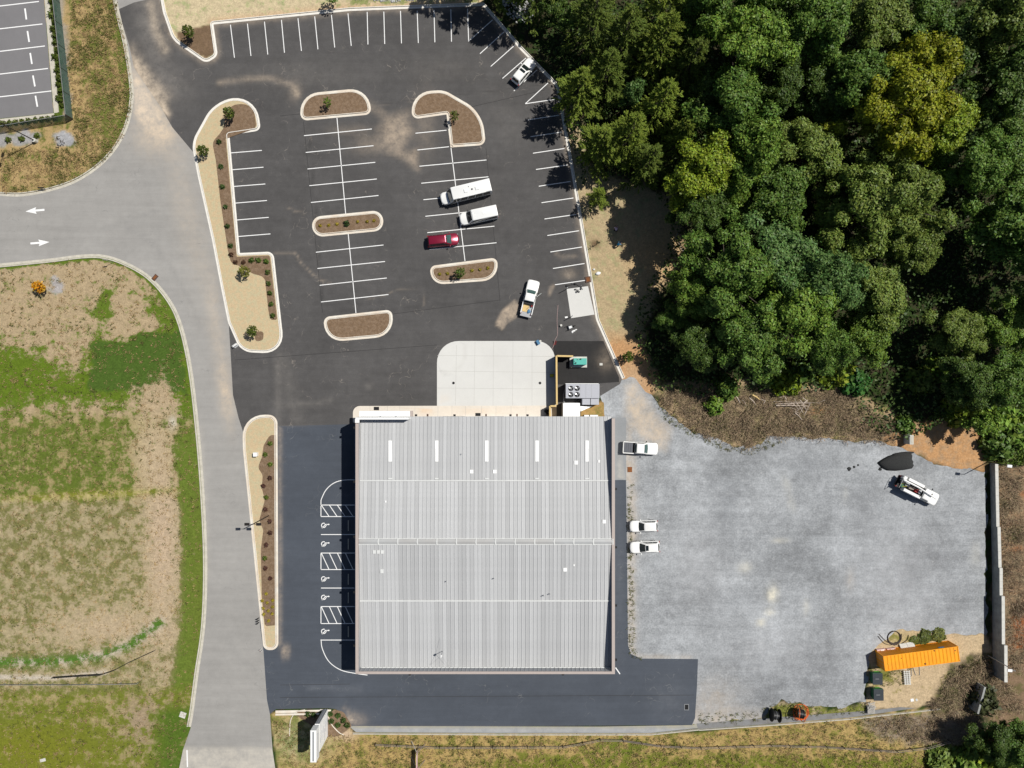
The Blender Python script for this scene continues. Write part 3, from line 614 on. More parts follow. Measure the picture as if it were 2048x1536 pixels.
# ------------------------------------------------------------------ kerbs and planting islands
def sweep(path, prof, closed):
    """path in metres (interior to the left); profile of (inward distance, z)"""
    mb = MB(); cols = [offset(path, d, closed) for d, z in prof]; n = len(path); k = len(prof)
    vs = [(*cols[j][i], prof[j][1]) for j in range(k) for i in range(n)]
    fs = [(j*n+i, j*n+(i+1)%n, (j+1)*n+(i+1)%n, (j+1)*n+i) for j in range(k-1) for i in range(n if closed else n-1)]
    mb.add(vs, fs); return mb
def kerb_run(name, path, mat, parent=None, flip=False, closed=False, gutter=.36, head=.17, gm=None):
    w_ = [tuple(P(p[0],p[1])[:2]) for p in path]
    if flip: w_ = w_[::-1]
    root = parent
    if root is None:
        root = sweep(w_, [(gutter+.05,0),(gutter+.065,.15),(gutter+head-.02,.155),(gutter+head,.14),(gutter+head,0)], closed).build(name, mat); root['kind'] = 'structure'
        g = sweep(w_, [(0,.024),(gutter*.6,.03),(gutter,.027)], closed).build('gutter', gm or mat, root, local=True)
        return root
    sweep(w_, [(gutter+.05,0),(gutter+.065,.15),(gutter+head-.02,.155),(gutter+head,.14),(gutter+head,0)], closed).build('kerb', mat, parent, local=True)
    sweep(w_, [(0,.024),(gutter*.6,.03),(gutter,.027)], closed).build('gutter', gm or mat, parent, local=True)
def bed(name, poly, z, mat, parent, jit=0): return sheet(name, poly, z, mat, None, None, parent, jit=jit)
ISLAB = {'north':'rounded mulch planting island with one sapling at the top of the double parking row','hook':'boot-shaped mulch planting island at the top right of the parking rows',
 'middle':'slim mulch island with a row of seven small plants in the middle of the lot','south':'bare D-shaped mulch island nearest the loading pad','east':'mulch island with a young tree between the pickup and the red minivan',
 'west':'long hooked straw and mulch island between the grey road and the parking lot','strip':'narrow straw and mulch strip island beside the accessible stalls'}
SS = {}
for k, poly in ISL.items():
    t = thing('planting_island', ISLAB[k], 'planting island'); SS[k] = t
    pc = ccw(W(poly)); kerb = [(1024+p[0]*F/H, 768-p[1]*F/H) for p in pc]
    km = M_kerbw if k in ('west',) else M_kerb
    kerb_run('kerb', kerb, km, t, closed=True, gutter=.34 if k != 'west' else .3, head=.17)
    inner = offset(pc, .34+.14, True); ip = [(1024+p[0]*F/H, 768-p[1]*F/H) for p in inner]
    base = bed('straw_cover' if k in ('west','strip') else 'mulch_bed', ip, .11, M_straw if k in ('west','strip') else M_mulch, t)
bed('mulch_bed', fil([(452,278),(514,256,10),(506,206,26),(470,210,16),(446,224,20),(452,250,30),(440,268,20),(425,285,16),(432,320,20),(441,400,50),(456,500,20),(463,528,14),(480,532,10),(507,548,12),(530,554,14),(537,620,10),(541,640,6),(555,640,4),(540,511,5),(474,514,2)]), .118, M_mulch, SS['west'])
bed('mulch_bed', fil([(551,870),(552,1250),(530,1252,6),(524,1190,8),(522,1100,14),(527,1060,10),(519,1040,10),(530,1000,14),(524,975,8),(526,950,14),(516,935,14),(524,915,10),(528,890,10),(540,870,10)]), .118, M_mulch, SS['strip'])
bed('mulch_bed', fil([(508,664,6),(528,662,6),(527,680,6),(512,684,6)]), .118, M_mulch, SS['west'])
kerb_run('kerb', NK, M_kerbw, flip=False, gutter=.34)
kerb_run('kerb', NWK, M_kerbold, flip=False, gutter=.42, head=.22)
kerb_run('kerb', SFK, M_kerbold, flip=True, gutter=.42, head=.25)
for pth in ([(88,-70),(89,-2),(108,226)], [(108.5,226.5),(0,238),(-160,255)]):
    kerb_run('kerb', pth, M_kerbold, flip=False, gutter=.62, head=.22)
kerb_run('kerb', [(551,1421),(662,1419)], M_kerb, flip=True, gutter=.42, head=.35)
for (px, py, a, wd, ln) in ((310.5,555,50,.62,1.0),(1176,559,-82,.9,.95)):      # storm inlets let into the kerbs
    t = thing('storm_inlet', 'rusty brown storm inlet set in the kerb of the %s' % ('road bend by the field' if px < 500 else 'lot beside the straw bank'), 'storm drain', P(px,py), R(a))
    MB().box((0,0,.08),(ln,wd,.16)).build('lid', M_brown, t, local=True); MB().box((0,0,.165),(ln*.7,wd*.55,.012)).build('grate', M_rust, t, local=True)
# ------------------------------------------------------------------ the warehouse
ZP = 6.4; ZR = 6.35; ZE = 4.72                      # parapet, ridge, eaves
X0 = P(712,0,ZP).x; X1 = P(1229,0,ZP).x; Y1 = P(0,836,ZE).y; YR = P(0,1083,ZR).y; Y0 = P(0,1347,ZP).y; YB = P(0,1336,ZE).y
wh = thing('warehouse', 'large warehouse with a pale ribbed metal roof and tan parapet edges', 'building', (X0, Y0, 0))
zroof = lambda y: ZR-(ZR-ZE)*abs(y-YR)/((Y1-YR) if y > YR else (YR-YB))
wl = MB(); T_ = .25
wl.prism([(X0,Y0),(X0+T_,Y0),(X0+T_,Y1),(X0,Y1)], 0, ZP); wl.prism([(X1-T_,Y0),(X1,Y0),(X1,Y1),(X1-T_,Y1)], 0, ZP)
wl.prism([(X0+T_,Y0),(X1-T_,Y0),(X1-T_,Y0+T_),(X0+T_,Y0+T_)], 0, ZP); wl.prism([(X0+T_,Y1-T_),(X1-T_,Y1-T_),(X1-T_,Y1),(X0+T_,Y1)], 0, ZE-.1)
wall = wl.build('wall', M_wallm, wh)
for k in range(60):                                  # ribs on the inner face of the back parapet
    x = X0+.6+k*(X1-X0-1.2)/59; MB().box((x, Y0+T_+.03, (ZE+ZP)/2),(.09,.06,ZP-ZE-.1)).build('parapet_rib', M_roofm, wall, local=True).location = -Vector(wh.location)
cop = MB(); cw = .42
for (a, b, c, d) in ((X0-.06,X0+cw,Y0-.06,Y1+.02),(X1-cw,X1+.06,Y0-.06,Y1+.02),(X0+cw,X1-cw,Y0-.06,Y0+cw*.8)):
    MB().box(((a+b)/2,(c+d)/2,ZP+.04),(b-a,d-c,.08)).build('coping', M_cope, wh)
roof = MB().add([(X0+T_,YB-.1,ZE-.06),(X1-T_,YB-.1,ZE-.06),(X1-T_,YR,ZR-.06),(X0+T_,YR,ZR-.06),(X0+T_,Y1+.25,ZE-.08),(X1-T_,Y1+.25,ZE-.08)], [(0,1,2,3),(3,2,5,4)]).build('roof', M_roofm, wh)
xl, xr = X0+cw, X1-T_; NP = 64; pw = (xr-xl)/NP
rows = [(Y1+.22, P(0,961,5.5).y), (P(0,961,5.5).y, YR), (YR, P(0,1201,5.5).y), (P(0,1201,5.5).y, YB)]
def panel_mesh(ya, yb):
    mb = MB(); yb2 = yb; n = 8; prof = [(0,0),(.035,.075),(.075,.075),(.115,.0),(pw*.5-.03,0),(pw*.5,.014),(pw*.5+.03,0),(pw,0)]
    vs = [(x, y-ya, zroof(y)+z+(.02 if abs(y-YR) < abs((ya if y == yb else yb)-YR) else 0)) for y in (ya, yb2) for x, z in prof]
    mb.add(vs, [(i,i+1,n+i+1,n+i) for i in range(n-1)]); return mb.mesh('roof_panel', M_panel)
M_panel = pbr('ribbed_roof_sheet', (.43,.435,.44), .45, 0, var=.06, scale=.6, spec=.5)
_t = M_panel.node_tree; _oi = _t.nodes.new('ShaderNodeObjectInfo'); _mr = _t.nodes.new('ShaderNodeMapRange'); _mr.inputs[3].default_value = .90; _mr.inputs[4].default_value = 1.10
_t.links.new(_oi.outputs['Random'], _mr.inputs[0]); _mm = _t.nodes.new('ShaderNodeMix'); _mm.data_type = 'RGBA'; _mm.blend_type = 'MULTIPLY'; _mm.inputs[0].default_value = 1
_src = _t.nodes['Principled BSDF'].inputs['Base Color'].links[0].from_socket; _t.links.new(_src, _mm.inputs[6]); _t.links.new(_mr.outputs[0], _mm.inputs[7]); _t.links.new(_mm.outputs[2], _t.nodes['Principled BSDF'].inputs['Base Color'])
for ya, yb in rows:
    me = panel_mesh(ya, yb)
    for k in range(NP):
        o = link('roof_panel', me, roof); o.location = Vector((xl+k*pw, ya, .0))-wh.location
def onroof(px, py): 
    q = P(px, py, 5.5); q = P(px, py, zroof(q.y)); q.z = zroof(q.y); return q
def roofstrip(name, y, wd, h, mat, x0=xl, x1=xr, z=.10):
    MB().box(((x0+x1)/2, y, zroof(y)+z),(x1-x0, wd, h)).build(name, mat, wh)
roofstrip('lap_strip', rows[0][1], .17, .05, M_roofpale); roofstrip('lap_strip', rows[2][1], .17, .05, M_roofpale); roofstrip('lap_strip', YB+.12, .14, .05, M_roofpale)
nseg = 13
for k in range(nseg):                                # ridge caps
    a = xl+(xr-xl)*k/nseg; b = xl+(xr-xl)*(k+1)/nseg
    MB().add([(a+.05,YR-.36,ZR+.07),(b-.05,YR-.36,ZR+.07),(b-.05,YR,ZR+.15),(a+.05,YR,ZR+.15),(a+.05,YR+.36,ZR+.07),(b-.05,YR+.36,ZR+.07),(a+.05,YR-.36,ZR),(b-.05,YR-.36,ZR),(a+.05,YR+.36,ZR),(b-.05,YR+.36,ZR)],[(0,1,2,3),(3,2,5,4),(6,7,1,0),(4,5,9,8)]).build('ridge_cap', M_roofm, wh)
    MB().box((b, YR, ZR+.1),(.16,.9,.12)).build('ridge_joint', M_roofpale, wh)
for yy in (YR-.46, YR+.46): roofstrip('lap_strip', yy, .1, .04, M_roofpale)
slope = (ZR-ZE)/(Y1-YR)
for px in (780.5,873.5,973.5,1074,1174):             # translucent skylight sheets
    a, b = onroof(px,881), onroof(px,923); s2 = .265
    MB().add([(a.x-s2,a.y,a.z+.085),(a.x+s2,a.y,a.z+.085),(b.x+s2,b.y,b.z+.085),(b.x-s2,b.y,b.z+.085)],[(0,3,2,1)]).build('skylight', M_skyl, wh)
    c = onroof(px,957); MB().box((c.x,c.y,c.z+.1),(.62,.2,.06)).build('skylight_flashing', M_roofpale, wh)
for px, py, sx, sy in ((943,943,.55,.55),(989.5,943,.55,.55),(1152,925,.55,.6),(1208,1043,.5,.55),(771.5,1003,.22,.28),(1130,1139,.55,.55),(1148,1130,.2,.26),(749,1103.5,.5,.55),(757,1103.5,.5,.55),(765,1103.5,.5,.55),(764,1142,.5,.6),(1198,922.5,.28,.4)):
    c = onroof(px,py); MB().box((c.x,c.y,c.z+.1),(sx,sy,.06)).build('roof_patch', M_skyl if px not in (749,757,765,764) else M_roofpale, wh)
for px, py, h in ((893,1162,.5),(988,1156,.55),(1087,1190,.7),(1099,1187,.55),(923,908,.35)):
    c = onroof(px,py); MB().cyl((c.x,c.y,c.z),.07,h,8).build('vent_pipe', M_gal, wh)
c = onroof(885,1302); MB().tube([c, c+Vector((0,0,2.3))], .05).build('antenna_mast', M_gal, wh)
MB().cyl((c.x,c.y,c.z+1.9),.16,.3,10).build('antenna_head', M_white, wh)
for q in ((905,1345),(860,1330),(880,1275)):
    e = onroof(*q); e.z += .1; MB().tube([c+Vector((0,0,1.8)), e], .012, 4).build('guy_wire', M_gal, wh)
# entrance front: white fascia, canopy and return
xe = P(818,0,ZP).x; ze = ZP+.35
MB().box(((X0+xe)/2+.0, Y1+.02, (ze+ZE)/2-.4),(xe-X0,.32,ze-ZE+.8)).build('entrance_parapet', M_white, wh)
MB().box(((X0+xe)/2+.15, Y1+.62, 4.35),(xe-X0+.1,.95,.3)).build('entrance_canopy', M_white, wh)
MB().box((xe+.12, Y1+.5, 4.3),(.4,1.2,.5)).build('canopy_return', M_cope, wh)
MB().box((X0+.25, Y1-.35, ZP+.2),(.62,.6,.42)).build('parapet_return', M_white, wh)
MB().box(((X0+xe)/2, Y1+.03, 1.4),((xe-X0)*.5,.14,2.5)).build('entrance_glazing', M_glass, wh)
for fx in (.42,.72): MB().cyl((X0+(xe-X0)*fx, Y1+.24, 4.52),.12,.2,8).build('canopy_light', M_gal, wh)
MB().box((X0-.2, (Y0+Y1)/2+.6, 5.6),(.34, Y1-Y0-3.0,.1)).build('awning', M_awn, wh)
for y in (880,988,1098,1209,1316):                   # flood lights on the parapet
    q = P(0,y,ZP).y+1.9; MB().box((X0-.24,q,ZP-.08),(.34,.34,.22)).build('wall_light', M_black, wh)
for y in (979,1096,1213,1322): q = P(1229,y,ZP); MB().box((X1+.26,q.y,ZP-.5),(.36,.3,.22)).build('wall_light', M_black, wh)
for x in (819,1126): q = P(x,1347,ZP); MB().box((q.x,Y0-.2,ZP-.3),(.36,.34,.22)).build('wall_light', M_black, wh)
for x in (832,909,1021,1055): q = P(x,0,4.4); MB().box((q.x,Y1+.42,4.4),(.36,.3,.2)).build('wall_light', M_black, wh)
for x in (855,972,1034): q = P(x,0,4.2); MB().box((q.x,Y1+.4,4.1),(.22,.4,.5)).build('wall_camera', M_brown, wh)
for y, h in ((1158,1.5),(905,3.2)): q = P(0,y,3).y; MB().box((X1+.22,q,3.2),(.34,h,.14)).build('door_hood', M_wood, wh)
for x in (905,985): q = P(x,0,3).x; MB().box((q,Y1+.03,1.9),(3.6,.1,3.6)).build('overhead_door', M_gal, wh)
MB().box((X1+.06, P(0,905,3).y,1.1),(.1,1.2,2.1)).build('door', M_white, wh)
# dark mats and drains round the building
def flat(name, label, cat, px, py, dx, dy, h, mat, z=0, rz=0, frame=None, group=None):
    t = thing(name, label, cat, P(px,py)+Vector((0,0,z)), R(rz), group)
    MB().box((0,0,h/2),(dx,dy,h)).build('slab', mat, t, local=True)
    if frame:
        for sx, sy, ax, ay in ((dx+.12,.08,0,dy/2+.03),(dx+.12,.08,0,-dy/2-.03),(.08,dy-.03,dx/2+.03,0),(.08,dy-.03,-dx/2-.03,0)): MB().box((ax,ay,h/2+.004),(sx,sy,h+.008)).build('frame', frame, t, local=True)
    return t
flat('door_mat','dark doormat on the walk by the white entrance front','mat',753,817,.86,.55,.025,M_black,.045)
flat('door_mat','dark mat on the walk below the concrete pad','mat',956,829,.86,.5,.025,M_black,.045)
flat('drain_grate','square dark drain grate at the end of the south drive','storm drain',1373,1414,.62,.85,.03,M_black,.018,0,M_gal)
flat('drain_grate','brown square drain lid at the edge of the gravel yard','storm drain',1259.5,939,.75,.85,.06,M_rust,.012)
for px, lab in ((907,'left'),(1080,'right')): 
    t = thing('floor_drain','small black round floor drain in the %s half of the concrete pad' % lab,'floor drain',P(px,766)+Vector((0,0,.026))); MB().cyl((0,0,0),.22,.03,12).build('lid', M_black, t, local=True)
# ------------------------------------------------------------------ yard equipment by the warehouse
def fence_panel(t, a, b, h, mat, capm, wd=.16):
    A, B = P(*a), P(*b); d = (B-A); L = d.length; rz = math.atan2(d.y, d.x); n = max(1, round(L/2.4))
    for k in range(n):
        c = A.lerp(B, (k+.5)/n)-t.location; o = MB().box((0,0,0),(L/n-.03,.05,h-.15)).build('fence_panel', mat, t, local=True)
        o.location = (c.x,c.y,h/2+.02); o.rotation_euler.z = rz
    for k in range(n+1):
        c = A.lerp(B, k/n)-t.location; MB().box((c.x,c.y,h/2),(.12,.12,h),rz).build('post', mat, t, local=True)
    c = A.lerp(B,.5)-t.location; MB().box((c.x,c.y,h+.045),(L+.1,wd*1.7,.09),rz).build('top_rail', capm, t, local=True)
t = thing('screen_fence','timber-capped screen fence round the generator yard beside the concrete pad','fence',P(1112,760))
fence_panel(t, (1111,713),(1111.8,808), 2.45, M_fbrown, M_wood); fence_panel(t, (1112.5,713),(1143,713.6), 2.45, M_fbrown, M_wood)
t = thing('screen_fence','small timber gate enclosure between the screen fence and the warehouse','fence',P(1104,824))
fence_panel(t, (1098.5,812),(1098.8,833), 2.2, M_wood, M_wood); fence_panel(t, (1100,811.2),(1110.5,811.2), 2.2, M_wood, M_wood)
t = thing('generator','teal standby generator on a white concrete base behind the screen fence','generator',P(1157,725))
gp = [P(1139,713.5),P(1173.5,713.5),P(1173.5,735),P(1139,735)]
MB().prism([p[:2] for p in gp], .02, .42).build('base', M_cap, t)
b_ = [P(1147,716.5,1.9),P(1173.5,716.5,1.9),P(1173.5,729.5,1.9),P(1147,729.5,1.9)]
bevel(MB().prism([p[:2] for p in b_], .42, 1.9).build('housing', M_teal, t), .05)
q = P(1160,718,1.9)
for k, (px,py,r) in enumerate(((1161.5,718,.11),(1151.5,726,.12),(1150,722,.05),(1156,718.5,.07))):
    q = P(px,py,1.9); MB().cyl((q.x,q.y,1.9),r,.22,8).build('exhaust', M_black if k < 2 else M_gal, t)
q = P(1142,735); MB().tube([q, q+Vector((0,0,.9))], .05).build('pipe', M_wood, t)
t = thing('air_handler','grey rooftop-style cooling unit with four round fans in the yard','air conditioner',P(1165,782))
ZH = 2.3
hp = [P(1131.5,768,ZH),P(1199,768,ZH),P(1199,796.5,ZH),P(1131.5,796.5,ZH)]
bevel(MB().prism([p[:2] for p in hp], .15, ZH).build('cabinet', M_hvac, t), .03)
for xa in (1160.5,1172,1183): 
    q = P(xa,782,ZH); MB().box((q.x,q.y,ZH+.012),(.035,2.15,.024)).build('seam', M_gal, t)
q0, q1 = P(1131,767.6,ZH), P(1197,767.6,ZH); MB().box(((q0.x+q1.x)/2,q0.y+.02,ZH+.03),(q1.x-q0.x,.10,.1)).build('drip_edge', M_white, t)
for px, py in ((1141.8,776.8),(1154.3,776.8),(1141.8,789.3),(1154.3,789.3)):
    q = P(px,py,ZH); fan = MB().cyl((q.x,q.y,ZH+.002),.43,.03,20).build('fan', M_black, t)
    for k in range(3):
        a = 2*math.pi*k/3+px; c, s = math.cos(a), math.sin(a); mb = MB()
        mb.add([(q.x+.08*c,q.y+.08*s,ZH+.07),(q.x+.36*math.cos(a-.12),q.y+.36*math.sin(a-.12),ZH+.06),(q.x+.38*math.cos(a+.5),q.y+.38*math.sin(a+.5),ZH+.1),(q.x+.1*math.cos(a+.9),q.y+.1*math.sin(a+.9),ZH+.08)],[(0,1,2,3)])
        o = mb.build('blade', M_steel, fan, local=True); o.location = -Vector(t.location)
    MB().cyl((q.x,q.y,ZH+.05),.1,.06,10).build('hub', M_gal, t)
for xa, xb in ((1164.7,1180.3),(1181.5,1198)):
    pp = [P(xa,796.8,2.0),P(xb,796.8,2.0),P(xb,809.5,2.0),P(xa,809.5,2.0)]; bevel(MB().prism([p[:2] for p in pp], .1, 2.0).build('side_cabinet', M_hvac, t), .02)
MB().tube([P(1129,780,.3),P(1127,790,.4),P(1127.5,803,.4),P(1131,806.5,.4),P(1147,807,.4)], .07).build('pipe', M_gal, t)
t = thing('duct_hood','plain white metal duct hood between the cooling unit and the warehouse','duct',P(1143,822))
pp = [P(1126,806,2.9),P(1160,806,2.9),P(1160,835,2.9),P(1126,835,2.9)]; bevel(MB().prism([p[:2] for p in pp], 0, 2.9).build('hood', M_skyl, t), .03)
MB().add([P(1160.5,812,1.2),P(1186,812,.6),P(1161,823,1.1),P(1160.5,812,.1),P(1186,812,.1),P(1161,823,.1)],[(0,2,1),(0,1,4,3),(1,2,5,4),(2,0,3,5)]).build('sloped_flashing', M_skyl, t)
for a, b, lab in ((1168.5,1178,'grey'),(1180,1196,'long white')):
    t = thing('metal_cabinet','%s low cabinet against the warehouse wall by the cooling unit' % lab,'cabinet',P((a+b)/2,832))
    pp = [P(a,830,.9),P(b,830,.9),P(b,834,.9),P(a,834,.9)]; MB().prism([p[:2] for p in pp], 0, .9).build('body', M_white if b > 1179 else M_gal, t); MB().prism([(p[0],p[1]) for p in pp], .9, .93).build('lid', M_white, t)
t = thing('storage_tote','yellow and black plastic tote in the shade of the screen fence','tote',P(1103.5,751))
bevel(MB().box((0,0,.22),(.62,.5,.44)).build('bin', M_black, t, local=True)); bevel(MB().box((0,0,.46),(.58,.42,.07)).build('lid', M_yel, t, local=True))
for dx, dy, r in ((0,0,.35),(.48,.1,.28),(.2,-.42,.25)):
    t = MB().loft([[(r*math.cos(a)*k,r*math.sin(a)*k,z) for a in np.linspace(0,2*math.pi,9,False)] for k,z in ((.8,0),(1,.2),(.75,.4),(.3,.5))]).build('trash_bag', M_black, None, True)
    t.location = P(1092,822)+Vector((dx,dy,.045)); tag(t,'black sack slumped on the walk beside the timber gate enclosure','bag','black sacks by the gate enclosure')
flat('paving_slab','small pale square slab on the black paving beyond the generator','slab',1202,728.5,.5,.38,.08,M_cap,.022)
# ------------------------------------------------------------------ vehicles (local x forward, y left)
def rr(x0, x1, hw, rf, rb, n=5):
    """plan outline: front corners (rx, ry), rear corners (rx, ry)"""
    out = []
    for cx, cy, rx, ry, a0 in ((x1-rf[0], hw-rf[1], rf[0], rf[1], 0),(x0+rb[0], hw-rb[1], rb[0], rb[1], 90),(x0+rb[0], -hw+rb[1], rb[0], rb[1], 180),(x1-rf[0], -hw+rf[1], rf[0], rf[1], 270)):
        for k in range(n+1): a = R(a0+90*k/n); out.append((cx+rx*math.cos(a), cy+ry*math.sin(a)))
    return out
def Z(ring, z, f=None): return [(x, y, z if f is None else f(x)) for x, y in ring]
def place(name, label, cat, front, rear, zr):
    a, b = P(*front, zr), P(*rear, zr); d = a-b; c = (a+b)/2; return thing(name, label, cat, (c.x, c.y, 0.02), math.atan2(d.y, d.x)), d.length
def quadm(t, name, mat, pts): return MB().add(pts, [(0,1,2,3)]).build(name, mat, t, local=True)
def wheels(t, L, hw, r=.35, fx=.31, rx=-.30):
    for x in (L*fx, L*rx):
        for s in (-1, 1):
            wo = MB().tube([(x, s*(hw-.24), r), (x, s*(hw-.0), r)], r, 16).build('wheel', M_rubber, t, local=True)
            MB().tube([(x, s*(hw-.05), r), (x, s*(hw+.015), r)], r*.6, 12).build('rim', M_steel, wo, local=True)
def lamps(t, L, hw, z, paint_front=True):
    for s in (-1, 1):
        MB().box((L/2-.17, s*(hw-.27), z),(.16,.34,.12), s*-.45).build('headlight', M_steel, t, local=True)
        MB().box((-L/2+.05, s*(hw-.14), z+.1),(.10,.2,.26)).build('taillight', M_red, t, local=True)
def cabin(t, xb, xf, xtb, xtf, hwb, hwt, z0, z1, paint, glass, nwin=2, rearwin=True, rail=False, roofglass=None, corner=.16):
    ba = rr(xb, xf, hwb, (corner*2,corner*1.6), (corner,corner)); tp = rr(xtb, xtf, hwt, (corner,corner), (corner,corner)); cap = rr(xtb+.1, xtf-.12, hwt-.1, (corner,corner), (corner,corner))
    bevel(MB().loft([Z(ba,z0), Z(tp,z1-.05), Z(cap,z1)]).build('cabin', paint, t, True, True), .02)
    def lerp(a, b, k): return a+(b-a)*k
    def face(fx0, fx1, y0, y1, k0, k1, off): pass
    zt = z1-.05
    # windscreen
    k0, k1 = .06, .95
    def scr(xa, xt, sgn, inset, nm, k0, k1):
        p = []
        for k, s in ((k0,-1),(k0,1),(k1,1),(k1,-1)):
            p.append((lerp(xa,xt,k)+sgn*.025, s*(lerp(hwb,hwt,k)-inset), lerp(z0,zt,k)+.02))
        pm = [( (p[0][0]+p[1][0])/2+sgn*.05, 0, p[0][2]), ((p[2][0]+p[3][0])/2+sgn*.05, 0, p[2][2])]
        MB().add([p[0],pm[0],p[1],p[2],pm[1],p[3]], [(0,1,4,5),(1,2,3,4)]).build(nm, glass, t, local=True)
    scr(xf, xtf, 1, .16, 'windscreen', k0, k1)
    if rearwin: scr(xb, xtb, -1, .2, 'rear_window', .25, .92)
    for s in (-1, 1):
        n = nwin
        for i in range(n):
            u0, u1 = i/n+.012, (i+1)/n-.012; p = []
            for k, u in ((.22,u0),(.22,u1),(.86,u1),(.86,u0)):
                x = lerp(lerp(xb,xtb,k)+.22, lerp(xf,xtf,k)-.22, u); p.append((x, s*(lerp(hwb,hwt,k)+.012), lerp(z0,zt,k)))
            if s < 0: p = p[::-1]
            quadm(t, 'side_window', M_glass, p)
        if rail: MB().tube([(xtb+.2,s*(hwt-.05),z1+.01),(xtb+.3,s*(hwt-.05),z1+.06),(xtf-.35,s*(hwt-.05),z1+.06),(xtf-.22,s*(hwt-.05),z1+.01)], .022, 6).build('roof_rail', M_black if rail == 2 else M_gal, t, local=True)
    if roofglass: MB().box((roofglass[0],0,z1+.006),(roofglass[1],roofglass[2],.014)).build('sunroof', M_glass, t, local=True)
def mirrors(t, x, hw, z, mat):
    for s in (-1, 1): bevel(MB().box((x, s*(hw+.13), z),(.14,.26,.17)).build('mirror', mat, t, local=True), .03)
def body(t, L, hw, zh, paint, zbelt=.92, nose=(.55,.75), rear=(.25,.35), x0=None, drop=.10, clear=.26):
    x0 = -L/2 if x0 is None else x0; x1 = L/2
    zf = lambda x: zh-drop*max(0,(x-(x1-1.2))/1.2)**1.5
    o = MB().loft([Z(rr(x0+.1,x1-.12,hw-.08,nose,rear),clear), Z(rr(x0+.02,x1-.02,hw,nose,rear),.45), Z(rr(x0,x1,hw,nose,rear),.66), Z(rr(x0+.03,x1-.05,hw-.02,nose,rear),0,lambda x: zf(x)-.09), Z(rr(x0+.12,x1-.2,hw-.12,(nose[0]*.9,nose[1]*.85),rear),0,zf)]).build('body', paint, t, True, True)
    bevel(o, .02)
    MB().box((x1-.06,0,.42),(.12,hw*1.1,.2)).build('front_bumper', M_black, t, local=True); MB().box((x0+.04,0,.46),(.12,hw*1.5,.2)).build('rear_bumper', M_black, t, local=True)
def suv(label, front, rear, hw=.94, roofglass=None, rail=1, paint=None, glass=None, zr=1.0, name='suv', cat='car', zroof=1.68, cb=(-.485,.18,-.405,-.005), nwin=3):
    paint = paint or M_whitep; t, L = place(name, label, cat, front, rear, zr)
    body(t, L, hw, 1.02, paint); cabin(t, cb[0]*L, cb[1]*L, cb[2]*L, cb[3]*L, hw-.06, hw-.24, .97, zroof, paint, glass or M_glass, nwin, True, rail, roofglass)
    mirrors(t, cb[1]*L-.25, hw-.02, 1.06, paint); lamps(t, L, hw, .78); wheels(t, L, hw); return t
suv('white SUV with a sunroof parked nose-in at the angled stalls by the wood', (1066.5,119), (1029,164.5), roofglass=(-.35,.42,1.0))
suv('plain white compact SUV parked nose to the warehouse, upper of two', (1259.5,1053.3), (1316,1052), hw=.92, rail=0)
suv('white SUV with a dark sunroof parked nose to the warehouse, lower of two', (1260,1095.8), (1320,1093.6), hw=.93, roofglass=(-.25,.42,.85))
suv('dark red minivan parked in the right-hand stall row', (917.5,477), (855,482.8), hw=.97, paint=M_redp, glass=M_glasst, name='minivan', cat='minivan', zroof=1.74, cb=(-.48,.26,-.45,.10), rail=2)
def van(name, label, front, rear, hw, zroof, cat, cabf, topf, zr, camper=False):
    t, L = place(name, label, cat, front, rear, zr)
    body(t, L, hw-.02 if not camper else 1.0, 1.18, M_whitep, nose=(.6,.7), rear=(.1,.12))
    cabin(t, -L/2+.02, cabf*L, -L/2+.06, topf*L, hw-.02, hw-.14, 1.1, zroof, M_whitep, M_glass, 1 if not camper else 5, not camper, 0, None, .12)
    mirrors(t, cabf*L-.35, hw-.02, 1.35, M_black); lamps(t, L, min(hw,1.0), .9); wheels(t, L, min(hw,1.0), .37, .33, -.27)
    return t, L
t, L = van('cargo_van','white high-roof cargo van parked between the camper van and the minivan', (919,437.5), (995,421.5), 1.02, 2.35, 'van', .31, .17, 1.7)
MB().box((-.9,0,2.36),(.5,.42,.05)).build('roof_vent', M_whitep, t, local=True)
for k in range(5): MB().box((.9-.1*k+.05,0,2.355),(.03,1.4,.02)).build('roof_rib', M_whitep, t, local=True)
t, L = van('camper_van','large white camper van with two roof vents in the right-hand stalls', (880,395.5), (981,371), 1.14, 2.75, 'camper van', .35, .26, 2.0, True)
for x in (-.15,-2.0): bevel(MB().box((x,.1,2.80),(.62,.55,.12)).build('roof_vent', M_whitep, t, local=True), .03)
bevel(MB().box((-1.15,.08,2.79),(.24,.22,.1)).build('roof_fitting', M_black, t, local=True)); MB().cyl((-.7,-.45,2.75),.06,.07,8).build('roof_fitting', M_black, t, local=True)
MB().tube([(-3.2,1.0,2.72),(1.2,1.0,2.72)], .05, 6).build('awning_case', M_whitep, t, local=True)
MB().box((-L/2+.02,0,1.5),(.1,2.1,2.0)).build('rear_door', M_whitep, t, local=True)
